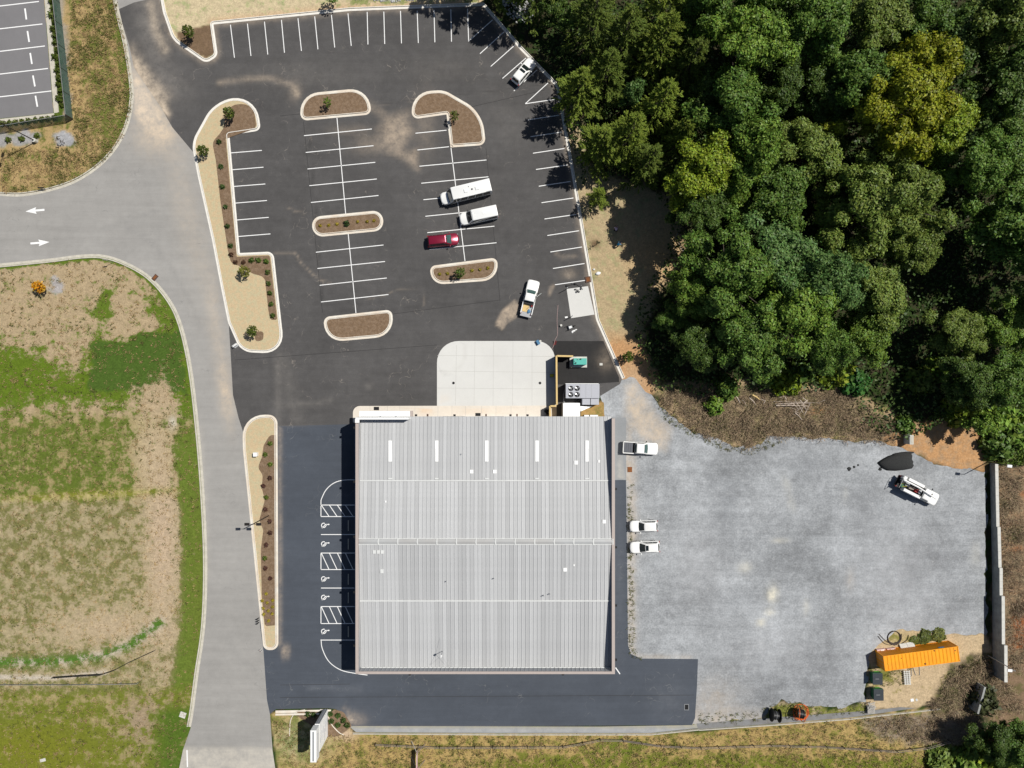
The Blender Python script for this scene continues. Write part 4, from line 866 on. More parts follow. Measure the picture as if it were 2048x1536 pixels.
def pickup(label, front, rear, hw, bed_kind, zr=1.1, door=False):
    t, L = place('pickup_truck', label, 'pickup truck', front, rear, zr); xb = -L/2+ (.335*L)
    body(t, L, hw, 1.12, M_whitep, nose=(.35,.6), rear=(.05,.05), x0=xb, drop=.06, clear=.4)
    cabin(t, xb+.05, .20*L, xb+.2, .075*L, hw-.05, hw-.2, 1.06, 1.86, M_whitep, M_glasst, 2, True, 0, None, .12)
    MB().box((-L/2+.17*L,0,.78),(.335*L,2*hw-.3,.08)).build('bed_floor', M_gal if bed_kind == 'load' else M_black, t, local=True)
    for s in (-1,1): bevel(MB().box((-L/2+.17*L,s*(hw-.08),.84),(.335*L,.15,.66)).build('bed_side', M_whitep, t, local=True), .03)
    if bed_kind == 'load':
        MB().box((-L/2-.2,0,.78),(.44,2*hw-.16,.07)).build('tailgate', M_gal, t, local=True)
    else:
        bevel(MB().box((-L/2+.06,0,.84),(.12,2*hw-.3,.66)).build('tailgate', M_whitep, t, local=True), .02)
        for k in range(4): MB().box((-L/2+.2+.36*k+.12,0,1.165),(.34,2*hw-.34,.03)).build('bed_cover_panel', M_hvacd, t, local=True)
    mirrors(t, .15*L, hw, 1.2, M_black if not door else M_whitep); lamps(t, L, hw, .85); wheels(t, L, hw, .39, .32, -.28); return t, L
M_hvacd = pbr('slate_bed_cover', (.10,.105,.12), .6, var=.1)
pickup('white pickup with a dark slatted bed cover beside the warehouse corner', (1316.5,898.4), (1246,894.5), .98, 'cover')
t, L = pickup('white pickup with an open door and tools in its bed near the small pad', (1068.7,560), (1052,628), .99, 'load')
MB().box((L*.11,-1.32,.95),(.9,.07,.85),R(-38)).build('open_door', M_whitep, t, local=True)
MB().box((L*.115,-1.33,1.5),(.85,.04,.3),R(-38)).build('door_glass', M_glasst, t, local=True)
def cargo(name, label, cat, par, off, mb, mat):
    w_ = par.matrix_basis; o = mb.build(name, mat); a = par.rotation_euler.z; o.location = Vector((par.location.x+off[0]*math.cos(a)-off[1]*math.sin(a), par.location.y+off[0]*math.sin(a)+off[1]*math.cos(a), par.location.z+off[2])); o.rotation_euler.z = a; return tag(o, label, cat)
cargo('plywood_sheet','tan plywood lying in the bed of the pickup with the open door','plywood',t,(-1.75,.25,.83),MB().box((0,0,.02),(1.5,1.0,.04)),M_wood)
cargo('tool_box','dark tool chest across the front of the open-door pickup bed','tool box',t,(-1.0,.05,.82),MB().box((0,0,.22),(.45,1.5,.42)).box((0,0,.45),(.48,1.54,.05)),M_black)
cargo('blue_tarp','crumpled blue tarp in the rear of the open-door pickup bed','tarp',t,(-2.3,-.35,.82),MB().loft([[(.36*math.cos(a)*k*(1+.25*math.sin(3*a)),.3*math.sin(a)*k,z) for a in np.linspace(0,2*math.pi,10,False)] for k,z in ((1,0),(.9,.14),(.4,.22))]),M_blue)
cargo('fuel_can','red fuel can at the front right of the open-door pickup bed','fuel can',t,(-1.35,-.6,.82),MB().box((0,0,.2),(.3,.22,.36)).box((.1,0,.42),(.08,.08,.1)),M_red)
cargo('garden_rake','brown handled rake lying across the open-door pickup bed','rake',t,(-1.55,-.3,.9),MB().tube([(-.5,.4,0),(.55,-.25,.12)],.03).box((.55,-.25,.1),(.08,.4,.06),.6),M_wooddk)
# service truck
t, L = place('service_truck','white service truck with side tool bodies and a crane on the gravel yard','truck',(1878.5,1002.5),(1799,962),1.6)
hw = 1.05
body(t, L, hw, 1.3, M_whitep, nose=(.4,.6), rear=(.05,.05), x0=.05*L, drop=.06, clear=.5)
cabin(t, .06*L, .31*L, .08*L, .24*L, hw-.04, hw-.18, 1.25, 2.15, M_whitep, M_glass, 2, True, 0, None, .12)
MB().box((-.2*L,0,.7),(.58*L,1.0,.22)).build('chassis', M_black, t, local=True); MB().box((-.2*L,0,.98),(.56*L,1.9,.08)).build('deck', M_black, t, local=True)
for s, x0, x1 in ((1,-.36*L,.03*L),(-1,-.36*L,.05*L)):
    sb = bevel(MB().box(((x0+x1)/2, s*.93, 1.5),(x1-x0,.46,1.0)).build('tool_body', M_whitep, t, local=True), .03)
    for k in range(4): MB().box((x0+(k+.5)*(x1-x0)/4, s*1.165, 1.5),((x1-x0)/4-.06,.02,.8)).build('locker_door', M_white, sb, local=True)
bevel(MB().box((-.43*L,.86,1.42),(.62,.5,.8)).build('tool_body', M_whitep, t, local=True), .03)
MB().tube([(-.47*L,.42,2.1),(-.1*L,.40,2.25),(.2*L,.12,2.45),(.36*L,0,2.3)], [.15,.14,.12,.09], 8).build('crane_boom', M_white, t, local=True)
MB().cyl((-.43*L,.42,1.0),.24,1.1,12).build('crane_post', M_gal, t, local=True); MB().box((-.45*L,.1,1.95),(.25,.5,.3)).build('winch', M_black, t, local=True)
for x, y, z, d, m in ((-.3*L,.1,1.3,(.7,.55,.5),M_gal),(-.18*L,-.1,1.3,(.8,.5,.5),M_wooddk),(-.05*L,-.15,1.3,(.5,.5,.45),M_red),(.02*L,-.05,1.35,(.5,.6,.6),M_gal),(-.38*L,-.4,1.2,(.5,.6,.3),M_green)):
    bevel(MB().box((x,y,z),d,.2).build('equipment', m, t, local=True))
MB().tube([(-.49*L,-1.0,1.2),(-.49*L,-1.0,2.2),(-.49*L,1.0,2.2),(-.49*L,1.0,1.2)], .04).build('rear_rack', M_gal, t, local=True); MB().tube([(.04*L,-.7,1.2),(.04*L,-.7,2.35),(.04*L,.7,2.35),(.04*L,.7,1.2)], .035).build('headache_rack', M_gal, t, local=True)
MB().box((-.49*L,0,.75),(.3,2.0,.2)).build('rear_bumper_step', M_black, t, local=True)
MB().tube([(-.42*L,-.3,1.3),(-.35*L,.2,1.7),(-.3*L,-.3,1.5),(-.38*L,-.5,1.4)], .035).build('hose', M_yel, t, local=True)
for x in (.24*L,.29*L): MB().box((x,.25,2.18 if x < .26*L else 1.5),(.12,.5,.05)).build('beacon', M_black, t, local=True)
mirrors(t, .25*L, hw+.05, 1.5, M_black); lamps(t, L, hw, 1.0); wheels(t, L, hw, .45, .33, -.26)
# ------------------------------------------------------------------ foliage
def quads(name, c, u, v, mat):
    """many small rhombic leaves in one mesh: centre c, half-axes u and v"""
    n = len(c); vs = np.empty((n,4,3), np.float32); vs[:,0] = c-u; vs[:,1] = c+v; vs[:,2] = c+u; vs[:,3] = c-v
    me = bpy.data.meshes.new(name); me.vertices.add(n*4); me.vertices.foreach_set('co', vs.ravel())
    me.loops.add(n*4); me.loops.foreach_set('vertex_index', np.arange(n*4, dtype=np.int32)); me.polygons.add(n)
    me.polygons.foreach_set('loop_start', (np.arange(n)*4).astype(np.int32)); me.polygons.foreach_set('loop_total', np.full(n,4,np.int32))
    me.update(calc_edges=True); me.materials.append(mat); return me
def unit(a): return a/np.maximum(np.linalg.norm(a, axis=-1, keepdims=True), 1e-9)
def frame(nrm, spin):
    a = unit(np.cross(nrm, unit(spin))); return a, np.cross(nrm, a)
def broadleaf(seed, n=34000, Rr=6.0, Ht=18.0, leaf=.185, lobes=30, lr=(.11,.23)):
    """crown of ragged lobes carried on limbs, leaves in tufts on the lobes' shells"""
    g = np.random.default_rng(seed); cs = []; rs = []
    ph = g.uniform(0,6.28,4)
    for k in range(lobes):
        a = g.uniform(0, 2*math.pi); e = g.beta(1.2,1.2); out = 1+.20*math.sin(2*a+ph[0])+.16*math.sin(3*a+ph[1])+.10*math.sin(5*a+ph[2])
        rad = Rr*.90*out*math.sqrt(1-(e*.93)**2)*g.uniform(.45,1.0)
        cs.append((rad*math.cos(a), rad*math.sin(a), Ht*(.44+.42*e)+g.normal(0,.6))); rs.append(Rr*g.uniform(*lr))
    cs.append((0,0,Ht*.76)); rs.append(Rr*.34); cs = np.array(cs); rs = np.array(rs)
    nt_ = n//11; wgt = rs**1.8; wgt /= wgt.sum(); pick = g.choice(len(rs), nt_, p=wgt)
    d = unit(g.normal(size=(nt_,3))); d[:,2] = np.where(d[:,2] < -.3, -d[:,2], d[:,2]); d = unit(d)
    tc_ = cs[pick]+d*rs[pick][:,None]*g.uniform(.6,1.18,(nt_,1))*np.array([1,1,.8])      # tuft centres
    i = np.repeat(np.arange(nt_), 11); m = len(i); p = tc_[i]+g.normal(0,.21,(m,3))*np.array([1,1,.7])
    nr = unit(d[i]*.95+g.normal(size=(m,3))*.42+np.array([0,0,.22])); u, v = frame(nr, g.normal(size=(m,3)))
    s = leaf*g.uniform(.6,1.35,(m,1)); crown = quads('crown', p, u*s, v*s*.6, M_leaf)
    mb = MB(); mb.tube([(0,0,-.1),(.1,0,Ht*.25),(-.1,.1,Ht*.5),(0,0,Ht*.75)], [.34,.26,.18,.08], 8)
    for c in cs[::2]:
        b = np.array([0,0,Ht*g.uniform(.28,.5)]); m_ = (b+c)/2+np.array([0,0,-.4]); mb.tube([b, m_, c], [.13,.09,.03], 5)
    return crown, mb.mesh('trunk', M_bark, None, True)
def conifer(seed, nb=84, Rr=4.2, Ht=13.0):
    """leader with long separate feathery boughs, pointed sprays"""
    g = np.random.default_rng(seed); C_, U_, V_ = [], [], []; mb = MB(); up = np.array([0,0,1.])
    mb.tube([(0,0,-.1),(.05,0,Ht*.5),(0,0,Ht*.98)], [.22,.14,.02], 7)
    for k in range(nb):
        h = Ht*(.10+.88*(k/nb)**.8); az = k*2.399+g.normal(0,.35); L = Rr*(1-(h/Ht)**1.4)*g.uniform(.55,1.15)+.4; el = g.uniform(-.05,.35)+.6*(h/Ht)**3
        d = np.array([math.cos(az)*math.cos(el), math.sin(az)*math.cos(el), math.sin(el)]); side = unit(np.cross(d,up))
        if k % 2 == 0: mb.tube([(0,0,h), tuple(up*h+d*L*.8)], [.035,.01], 4, False)
        for j in range(int(3+5*L/Rr)):                    # side sprays off each bough
            t0 = g.uniform(.25,.95); sg_ = 1 if j % 2 else -1; l2 = (1.05-t0)*L*.55+.25; dv = unit(d+side*sg_*g.uniform(.35,.85)+up*g.normal(0,.12))
            if j == 0: t0, l2, dv = .3, L*.75, d
            m = int(26*l2)+8; q = g.uniform(0,1,(m,1)); p = up*h+d*L*t0+dv*l2*q-up*.12*q*q+g.normal(0,.055,(m,3))
            ax = unit(dv+g.normal(0,.42,(m,3))); nr = unit(up+g.normal(0,.5,(m,3))); sd2 = unit(np.cross(nr, ax))
            C_.append(p); U_.append(ax*g.uniform(.12,.24,(m,1))); V_.append(sd2*g.uniform(.03,.055,(m,1)))
    return quads('crown', np.concatenate(C_), np.concatenate(U_), np.concatenate(V_), M_needle), mb.mesh('trunk', M_bark, None, True)
BL = [broadleaf(100+i, lobes=36+5*i) for i in range(6)]; GI = [broadleaf(150, 62000, 10., 21., .20, 74, (.075,.15))]; HU = [broadleaf(160+i, 46000, 8., 19., .19, 56, (.09,.18)) for i in range(2)]; CF = [conifer(200+i) for i in range(3)]; SM = [broadleaf(300+i, 9000, 3.0, 7.0, .16, 12) for i in range(3)]
def tree(kind, var, px, py, Rr, Ht, col, label, zc, group='trees of the wood', name=None):
    if kind == 'b' and Rr >= 9: kind = 'g'
    elif kind == 'b' and Rr >= 6.9: kind = 'h'
    cr, tr = {'b':BL,'c':CF,'s':SM,'g':GI,'h':HU}[kind][var % {'b':6,'c':3,'s':3,'g':1,'h':2}[kind]]
    r0, h0 = {'b':(6.,18.),'c':(4.2,13.),'s':(3.,7.),'g':(10.,21.),'h':(8.,19.)}[kind]
    p = P(px, py, zc); t = thing(name or {'g':'broadleaf_tree','h':'broadleaf_tree','b':'broadleaf_tree','c':'conifer_tree','s':'small_tree'}[kind], label, 'tree', (p.x,p.y,0), random.uniform(0,6.28), group)
    t.scale = (Rr/r0, Rr/r0, Ht/h0); a = link('trunk', tr, t); o = link('crown', cr, t); k = random.uniform(.88,1.12); o.color = (col[0]*k, col[1]*k, col[2]*k, 1); return t
D1 = (.070,.120,.022); D2 = (.102,.180,.030); D3 = (.140,.230,.032); YG = (.180,.245,.020); YE = (.215,.240,.016); OL = (.140,.195,.036); BG = (.100,.185,.048); CY = (.185,.250,.032); CD = (.120,.170,.026)
E = 'at the edge of the wood'
TREES = [ # kind, variant, crown px, py, radius, height, colour, crown height, label
 ('c',0,1160,178,5.0,14,CY,8,'pale green feathery conifer nearest the angled stalls'),('c',1,1205,285,4.8,13,CY,8,'pale green conifer leaning over the right stall row'),('c',2,1262,262,4.6,16,CY,10,'yellowish star-shaped conifer behind the edge conifers'),
 ('c',0,1198,392,2.2,7,CY,4,'small lone conifer beside the kerb, with reddish twigs near it'),('c',1,1255,60,5.2,17,CD,11,'tall dark conifer near the top of the wood, left'),('c',2,1330,70,5.0,18,CY,12,'bright conifer by the top edge, second from the left'),
 ('c',0,1325,200,4.8,16,CY,10,'conifer in the middle of the conifer stand'),('c',1,1385,120,4.6,17,CD,11,'dim conifer on the right side of the conifer stand'),('c',2,1215,140,4.4,15,CD,9,'shaded conifer between the two edge conifers and the top'),
 ('c',0,1300,320,4.2,14,CD,9,'dim conifer above the shaded straw bank'),('c',2,1365,270,4.0,15,CY,10,'pale conifer beside the blue-green crown'),
 ('s',0,1268,180,2.6,10,BG,8,'small blue-green broadleaf crown among the conifers'),('s',1,1145,40,2.6,7,D2,5,'thin green tree near the top stalls'),('s',2,1110,18,2.4,7,D1,5,'small dark tree right of the riprap stones'),
 ('c',0,994,-78,5.4,16,CD,9,'dark tree above the top edge shading the top stalls'),('c',1,1075,-52,5.6,17,CD,10,'dark tree above the top edge, over the corner stalls'),('c',2,915,-92,4.6,14,CD,8,'dark tree beyond the top kerb, mostly out of view'),('c',1,1192,18,5.0,17,CD,11,'dark conifer at the top beside the corner stalls'),('c',2,1340,-15,5.2,18,CY,12,'conifer half out of view on the top edge'),('b',3,1420,0,5.6,17,D2,12,'green crown on the top edge right of the conifers'),('b',1,1540,-10,5.4,17,D2,12,'green crown cut by the top edge, centre'),
 ('b',0,1490,85,6.2,19,D3,13,'rounded fresh green crown near the top of the wood'),('b',1,1478,215,6.0,18,D2,13,'mid green crown below the rounded fresh green one'),('b',2,1420,330,6.4,17,YG,12,'yellow-green crown above the shaded straw bank'),
 ('b',3,1505,300,5.6,18,D3,13,'bright green crown right of the yellow-green one'),('b',4,1562,400,6.4,19,D2,13,'broad mid green crown in the centre of the wood'),('b',5,1470,545,8.0,19,D2,13,'very broad deep green crown over the brush bank'),
 ('b',0,1565,520,6.6,18,BG,13,'blue-green crown right of the very broad one'),('b',1,1590,630,6.6,17,D3,12,'lit green crown above the log pile'),('b',2,1500,680,6.2,16,D2,11,'green crown directly above the brush bank'),
 ('b',3,1378,590,4.0,12,D3,8,'smaller crown catching the sun at the wood\'s left edge'),('b',4,1345,640,3.2,10,D2,6,'low dark crown beside the orange dirt'),('b',5,1400,690,4.6,12,D1,8,'shaded crown left of the brush bank'),
 ('b',0,1725,410,8.0,19,OL,13,'wide olive crown in the centre right of the wood'),('b',1,1815,390,7.6,18,OL,13,'wide olive crown left of the dark gap'),('b',2,1820,195,10.0,21,YE,15,'biggest crown, yellow-gold tinged, in the upper right'),
 ('b',3,1880,250,6.4,19,YG,14,'yellow-green crown under the yellow-gold one'),('b',4,1720,165,6.0,18,D2,12,'dark green crown left of the yellow-gold one'),('b',5,1640,45,6.2,18,D2,12,'dark green crown on the top edge, centre'),
 ('b',0,1760,45,6.0,18,OL,12,'olive crown on the top edge, right of centre'),('b',1,1850,25,5.6,17,D2,12,'green crown on the top edge above the yellow-gold one'),('b',2,1930,75,6.4,17,D1,12,'dark crown above and right of the yellow-gold one'),
 ('b',3,2015,40,6.4,17,OL,11,'olive-brown crown in the top right corner'),('b',4,2010,170,6.4,17,D1,11,'dark crown on the right edge, upper'),('b',5,2020,300,6.0,16,D2,11,'green crown on the right edge beside the yellow-gold one'),
 ('b',0,1960,330,5.2,16,D2,11,'mid green crown right of the yellow-green one'),('b',1,1620,300,6.2,18,OL,12,'olive crown between the centre and the yellow-gold tree'),('b',2,1650,200,5.0,14,D1,8,'low dark crown in the upper middle gap'),
 ('b',3,1755,590,6.0,17,OL,11,'olive crown on the left side of the dark gap'),('b',4,1740,670,5.2,15,D3,10,'lit olive crown below the dark gap\'s left side'),('b',5,1660,560,5.8,17,BG,12,'blue-green crown between the broad ones'),
 ('b',0,1915,665,4.6,13,OL,8,'olive crown on the lower side of the dark gap'),('b',1,2015,645,5.0,13,D3,8,'bright crown on the right edge below the dark gap'),('b',2,2010,765,4.8,12,D2,7,'green crown on the right edge above the wall'),
 ('b',3,1940,765,4.2,11,D1,7,'dark crown above the orange dirt'),('b',4,2035,450,6.6,20,D2,13,'green crown on the right edge beside the dark gap'),('b',5,1650,690,4.6,13,D2,8,'dark green crown right of the one above the log pile'),
 ('b',1,1560,170,5.0,15,D1,9,'low dark crown right of the rounded fresh green one'),('b',0,1400,430,4.4,14,D1,8,'dark crown right of the shaded straw bank'),
 ('b',3,1420,200,4.6,16,D1,9,'dark crown between the conifers and the green crowns'),('b',2,1830,490,4.6,13,OL,9,'drooping olive crown above the dark gap'),
 ('s',1,1968,846,3.0,8,D3,6,'small tree casting a mottled shadow on the orange dirt'),('b',5,2040,1490,4.6,10,D2,5,'green tree at the lower right corner'),('b',1,1985,1478,3.6,8,D1,4,'dark bushy tree left of the lower right corner')]
TREES += [('b',0,2150,455,7.0,21,D2,13,'unseen tall tree beyond the right edge, added to shade the dark gap, upper'),('b',3,2165,590,7.0,20,D1,13,'unseen tall tree beyond the right edge, added to shade the dark gap, lower')]  # more of the wood, out of view, added to shade the dark gap
_rt = random.Random(5)
for k, v, px, py, r, h, col, zc, lab in TREES:
    q = _rt.uniform(.78,1.18) if k == 'b' and r < 7 else 1.0; tree(k, v, px, py, r*(.78+.22*q), h*q, col, lab, zc*q)
YL2 = (.12,.15,.028)
# bushes on the lower edge of the wood and by the wall
def bush_mesh(seed, n=900, leaf=.17):
    g = np.random.default_rng(seed); d = unit(g.normal(size=(n,3))); d[:,2] = abs(d[:,2]); p = d*g.uniform(.55,1.05,(n,1))*(1+.2*np.sin(d[:,:1]*5+seed)*np.sin(d[:,1:2]*6))
    nr = unit(d*.6+g.normal(size=(n,3))*.5+np.array([0,0,.4])); u, v = frame(nr, g.normal(size=(n,3))); s = leaf*g.uniform(.6,1.3,(n,1)); me = quads('foliage', p, u*s, v*s*.6, M_leaf)
    mb = MB()
    for k in range(5): a = k*1.26; mb.tube([(0,0,-.02),(.25*math.cos(a),.25*math.sin(a),.35),(.6*math.cos(a),.6*math.sin(a),.7)], [.05,.03,.012], 4)
    return me, mb.mesh('stem', M_bark)
def twig_mesh(seed, n=420):
    g = np.random.default_rng(seed); d = unit(g.normal(size=(n,3))*np.array([1,1,.5])+np.array([0,0,.45])); t = g.uniform(.1,.95,(n,1)); p = d*t*np.array([1,1,.8]); p[:,2] = abs(p[:,2]); ax = unit(d+g.normal(0,.45,(n,3))); sd2 = unit(np.cross(ax, g.normal(size=(n,3))))
    me = quads('foliage', p, ax*g.uniform(.10,.28,(n,1)), sd2*g.uniform(.012,.03,(n,1)), M_needle); mb = MB()
    for k in range(5): a = k*1.26; mb.tube([(0,0,-.02),(.25*math.cos(a),.25*math.sin(a),.35),(.6*math.cos(a),.6*math.sin(a),.7)], [.03,.02,.01], 4)
    return me, mb.mesh('stem', M_bark)
TW = [twig_mesh(440+i) for i in range(4)]
BU = [bush_mesh(400+i) for i in range(4)]; BS = [bush_mesh(420+i, 110, .30) for i in range(4)]
def bush(px, py, r, h, col, label, group, var=0, small=False, z=0, name='bush'):
    p = P(px, py, h*.5+z); t = thing(name, label, 'bush' if name == 'bush' else 'shrub', (p.x,p.y,z), random.uniform(0,6.28), group); t.scale = (r,r,h)
    f, s = (TW if small == 2 else BS if small else BU)[var % 4]; link('stem', s, t); o = link('foliage', f, t); k = random.uniform(.85,1.15); o.color = (col[0]*k,col[1]*k,col[2]*k,1); return t
for i, (px, py, r, h, col, lab) in enumerate([(1535,738,2.6,3.4,D3,'bright bush at the top of the brush bank, left of the log pile'),(1575,760,2.6,3,YG,'yellowish bush right above the log pile'),(1600,745,2.2,3,D2,'dark bush above the log pile\'s right end'),
 (1672,742,2.8,3.4,YG,'yellow-green bush right of the log pile'),(1712,765,2.4,2.6,(.05,.15,.03),'vivid green bush in front of the dark shade'),(1430,812,1.6,1.8,D3,'green bush in the left part of the brush bank'),(1455,775,2.0,2.4,D2,'dark bush on the top left of the brush bank'),
 (1845,760,2.4,3.4,OL,'long olive bush in the shade above the orange dirt'),(1878,740,2.2,3.2,D3,'olive-green bush right of the long one'),(1930,815,3.0,3.2,YG,'light green bush spreading over the orange dirt'),(2000,835,3.0,3.0,D3,'light green bush above the wall\'s north end'),
 (2000,890,2.6,2.8,D2,'dark green bush hanging over the wall\'s north end'),(2035,860,3.0,3.0,D3,'green bush on the right edge above the wall'),(1812,850,1.5,1.8,D2,'green bush beside the concrete block'),(1970,1402,2.4,2.6,(.065,.075,.03),'round dark olive bush beside the concrete wing wall'),
 (1935,1530,3.0,2.2,D3,'bright bush at the bottom edge, right'),(1985,1535,3.0,2.4,YG,'yellow-green bush near the bottom right corner'),(1885,1520,2.4,1.6,OL,'olive bush left of the bright bottom ones'),(1850,1275,1.2,.4,(.085,.11,.022),'low green bush against the container\'s long side'),(1878,1271,1.2,.4,(.10,.115,.025),'low green bush at the container\'s right half'),(1830,1281,.8,.3,(.095,.12,.022),'low olive bush at the middle of the container')]):
    bush(px, py, r, h, col, lab, None, i)
_rb = random.Random(9)
for i, (px, py) in enumerate([(1335,800),(1375,825),(1410,850),(1440,850),(1470,870),(1490,845),(1520,860),(1550,850),(1585,858),(1620,850),(1655,860),(1690,855),(1725,862),(1660,800),(1505,820),(1400,800),(1760,870),(2030,970),(2012,1010),(2035,1070),(2015,1140),(2040,1220),(1930,1350),(1900,1395),(1990,1370),(1870,1410)]):
    u = _rb.random(); bush(px, py, 1.1+.7*u, .7+.5*u, ((.27,.20,.125),(.20,.15,.10),(.26,.22,.12),(.18,.17,.075))[i%4], 'dry twiggy shrub %s' % ('on the brush bank above the gravel yard' if i < 17 else 'in the rough ground beyond the block wall' if i < 22 else 'in the brush below the block wall'), ('dry shrubs of the brush bank','dry shrubs beyond the wall','dry shrubs below the wall')[0 if i < 17 else 1 if i < 22 else 2], i, 2)
# young planted trees
def sapling(px, py, h, r, col, label, dens=150, name='sapling'):
    g = np.random.default_rng(int(px*7+py)); n = dens; z = g.uniform(.32,1,n); rad = r*np.sin(np.clip((z-.25)/.75,0,1)*math.pi*.92+.12)*np.sqrt(g.uniform(.1,1,n)); a = g.uniform(0,6.28,n)
    p = np.stack([rad*np.cos(a), rad*np.sin(a), z*h],1); nr = unit(g.normal(size=(n,3))*.7+np.array([0,0,.7])); u, v = frame(nr, g.normal(size=(n,3))); s = .17*g.uniform(.6,1.3,(n,1))
    q = P(px, py); t = thing(name, label, 'tree', (q.x,q.y,.1)); o = link('crown', quads('crown', p, u*s, v*s*.7, M_leaf), t); o.color = (*col,1)
    mb = MB().tube([(0,0,-.05),(0,0,h*.5),(.05,0,h*.95)], [.05,.04,.015], 6)
    for k in range(5): b = k*1.3; mb.tube([(0,0,h*(.35+.1*k)),(r*.6*math.cos(b),r*.6*math.sin(b),h*(.5+.1*k))], [.02,.008], 4)
    mb.build('trunk', M_bark, t, local=True); return t
YL = (.085,.115,.018)
for a in ((388,76,3.4,.95,YL,'leafy young tree in the corner mulch bed by the road',260),(468,236,3.4,.95,YL,'leafy young tree on the hooked head of the west island',260),(416,308,3.0,.95,YL,'young tree on the straw of the west island',220),(497,546,2.9,1.0,(.16,.165,.03),'yellow-green young tree at the waist of the west island',220),
 (513,664,2.9,.95,YL,'young tree at the south tip of the west island',220),(660,213,2.6,.8,(.10,.15,.02),'sparse young tree on the rounded north island',90),(911,240,2.8,.9,(.09,.115,.02),'sparse young tree on the boot-shaped island',90),(922,549,2.6,.95,(.08,.125,.02),'young tree on the island between pickup and minivan',150),
 (1253,714,2.8,.95,YL,'lone young tree on the orange dirt by the kerb',260),(92,577,2.8,1.05,(.55,.27,.012),'young tree with golden orange leaves on the field',260),(130,286,2.2,.6,(.09,.07,.04),'almost bare sapling in a gravel ring on the rough grass',18),
 (1193,489,2.4,.4,(.06,.07,.03),'bare sapling in a round mulch bed on the straw bank',14),(672,8,4.2,1.2,D2,'dark tree at the top edge on the straw bank',300)):
    sapling(*a)
SPOTS = [('green',[(437,283),(441,332),(444,373),(450,413),(454,452),(460,491)],(.05,.085,.02),'small round green shrub in the mulch along the left stall row','shrubs along the left stall row',.42),
 ('brown',[(461,509),(470,524),(486,524)],(.085,.045,.025),'small brown withered shrub at the bend of the west island','withered shrubs on the west island',.38),
 ('green',[(502,520.6),(516,520),(531.5,522.6)],(.075,.12,.02),'small green shrub in the mulch at the corner of the west island','shrubs at the west island corner',.45),
 ('green',[(534.6,544.6),(536,566.6),(539,586),(541.6,608),(544.6,631)],(.07,.11,.02),'small green shrub down the right-hand mulch strip of the west island','shrubs on the west island strip',.42),
 ('yellow',[(640,451),(657,450),(674,448),(715,443),(734,443),(748,441)],(.34,.27,.03),'tiny yellow plant in the row on the slim middle island','yellow plants of the middle island',.27),
 ('green',[(693,447)],(.03,.06,.015),'dark round shrub at the centre of the slim middle island',None,.5),
 ('yellow',[(879,548),(895,547),(944,541),(960,539),(976,536)],(.30,.26,.03),'tiny yellow plant on the island between pickup and minivan','yellow plants of the east island',.28),
 ('green',[(540,887),(530,909),(540,929),(532,995),(529,1117)],(.10,.14,.02),'small green shrub in the mulch of the narrow strip island','green shrubs of the strip island',.40),
 ('brown',[(539,956),(526,972),(530,1019),(539,1043),(540,1066),(532,1090),(530,1137),(540,1157)],(.085,.040,.028),'small reddish brown withered shrub on the narrow strip island','withered shrubs of the strip island',.38),
 ('yellow',[(532,1188),(524,1202),(545,1201),(534,1206),(526,1217),(545,1214),(536,1222),(527,1229),(544,1228),(537,1242)],(.34,.28,.03),'tiny yellow plant in the cluster at the foot of the strip island','yellow plants of the strip island',.27),
 ('green',[(615,1429),(627,1430),(643,1429),(660,1429),(675,1432),(686,1441),(662,1443),(675,1451),(694,1451)],(.055,.095,.02),'small dark green shrub in the mulch bed round the pylon sign','shrubs round the pylon sign',.48),
 ('green',[(15,279),(42,277),(72,271)],(.085,.115,.02),'small round shrub in the gravel strip below the green screen fence','shrubs in the gravel strip',.5)]
ORD = 'first second third fourth fifth sixth seventh eighth ninth tenth eleventh twelfth thirteenth fourteenth fifteenth sixteenth'.split()
for kind, pts, col, lab, grp, r in SPOTS:
    ax = 1 if max(p[1] for p in pts)-min(p[1] for p in pts) > max(p[0] for p in pts)-min(p[0] for p in pts) else 0; pts = sorted(pts, key=lambda p: p[ax])
    for i, (px, py) in enumerate(pts): bush(px, py, r, r*1.3, col, lab if len(pts) in (1,10) else '%s %s, %s from the %s' % (lab.split(' ')[0], ' '.join(lab.split(' ')[1:11]), ORD[i], 'top' if ax else 'left'), grp, i, True, .11 if px > 300 and py < 1400 else 0, 'shrub')
for i in range(16): 
    u = i/15; bush(100+19*u+(i%2)*4, 2+208*u, .42+.13*(i%3), .7, (.075,.105,.015), 'low hedge shrub beside the neighbour lot\'s right kerb, %s from the top' % ORD[i], 'hedge beside the neighbour lot', i, True, 0, 'shrub')
for i in range(9): bush(4+13*i, 247-1.5*i, .5, .6, (.085,.11,.02), 'low hedge shrub along the neighbour lot\'s bottom kerb, %s from the left' % ORD[i], 'hedge below the neighbour lot', i, True, 0, 'shrub')
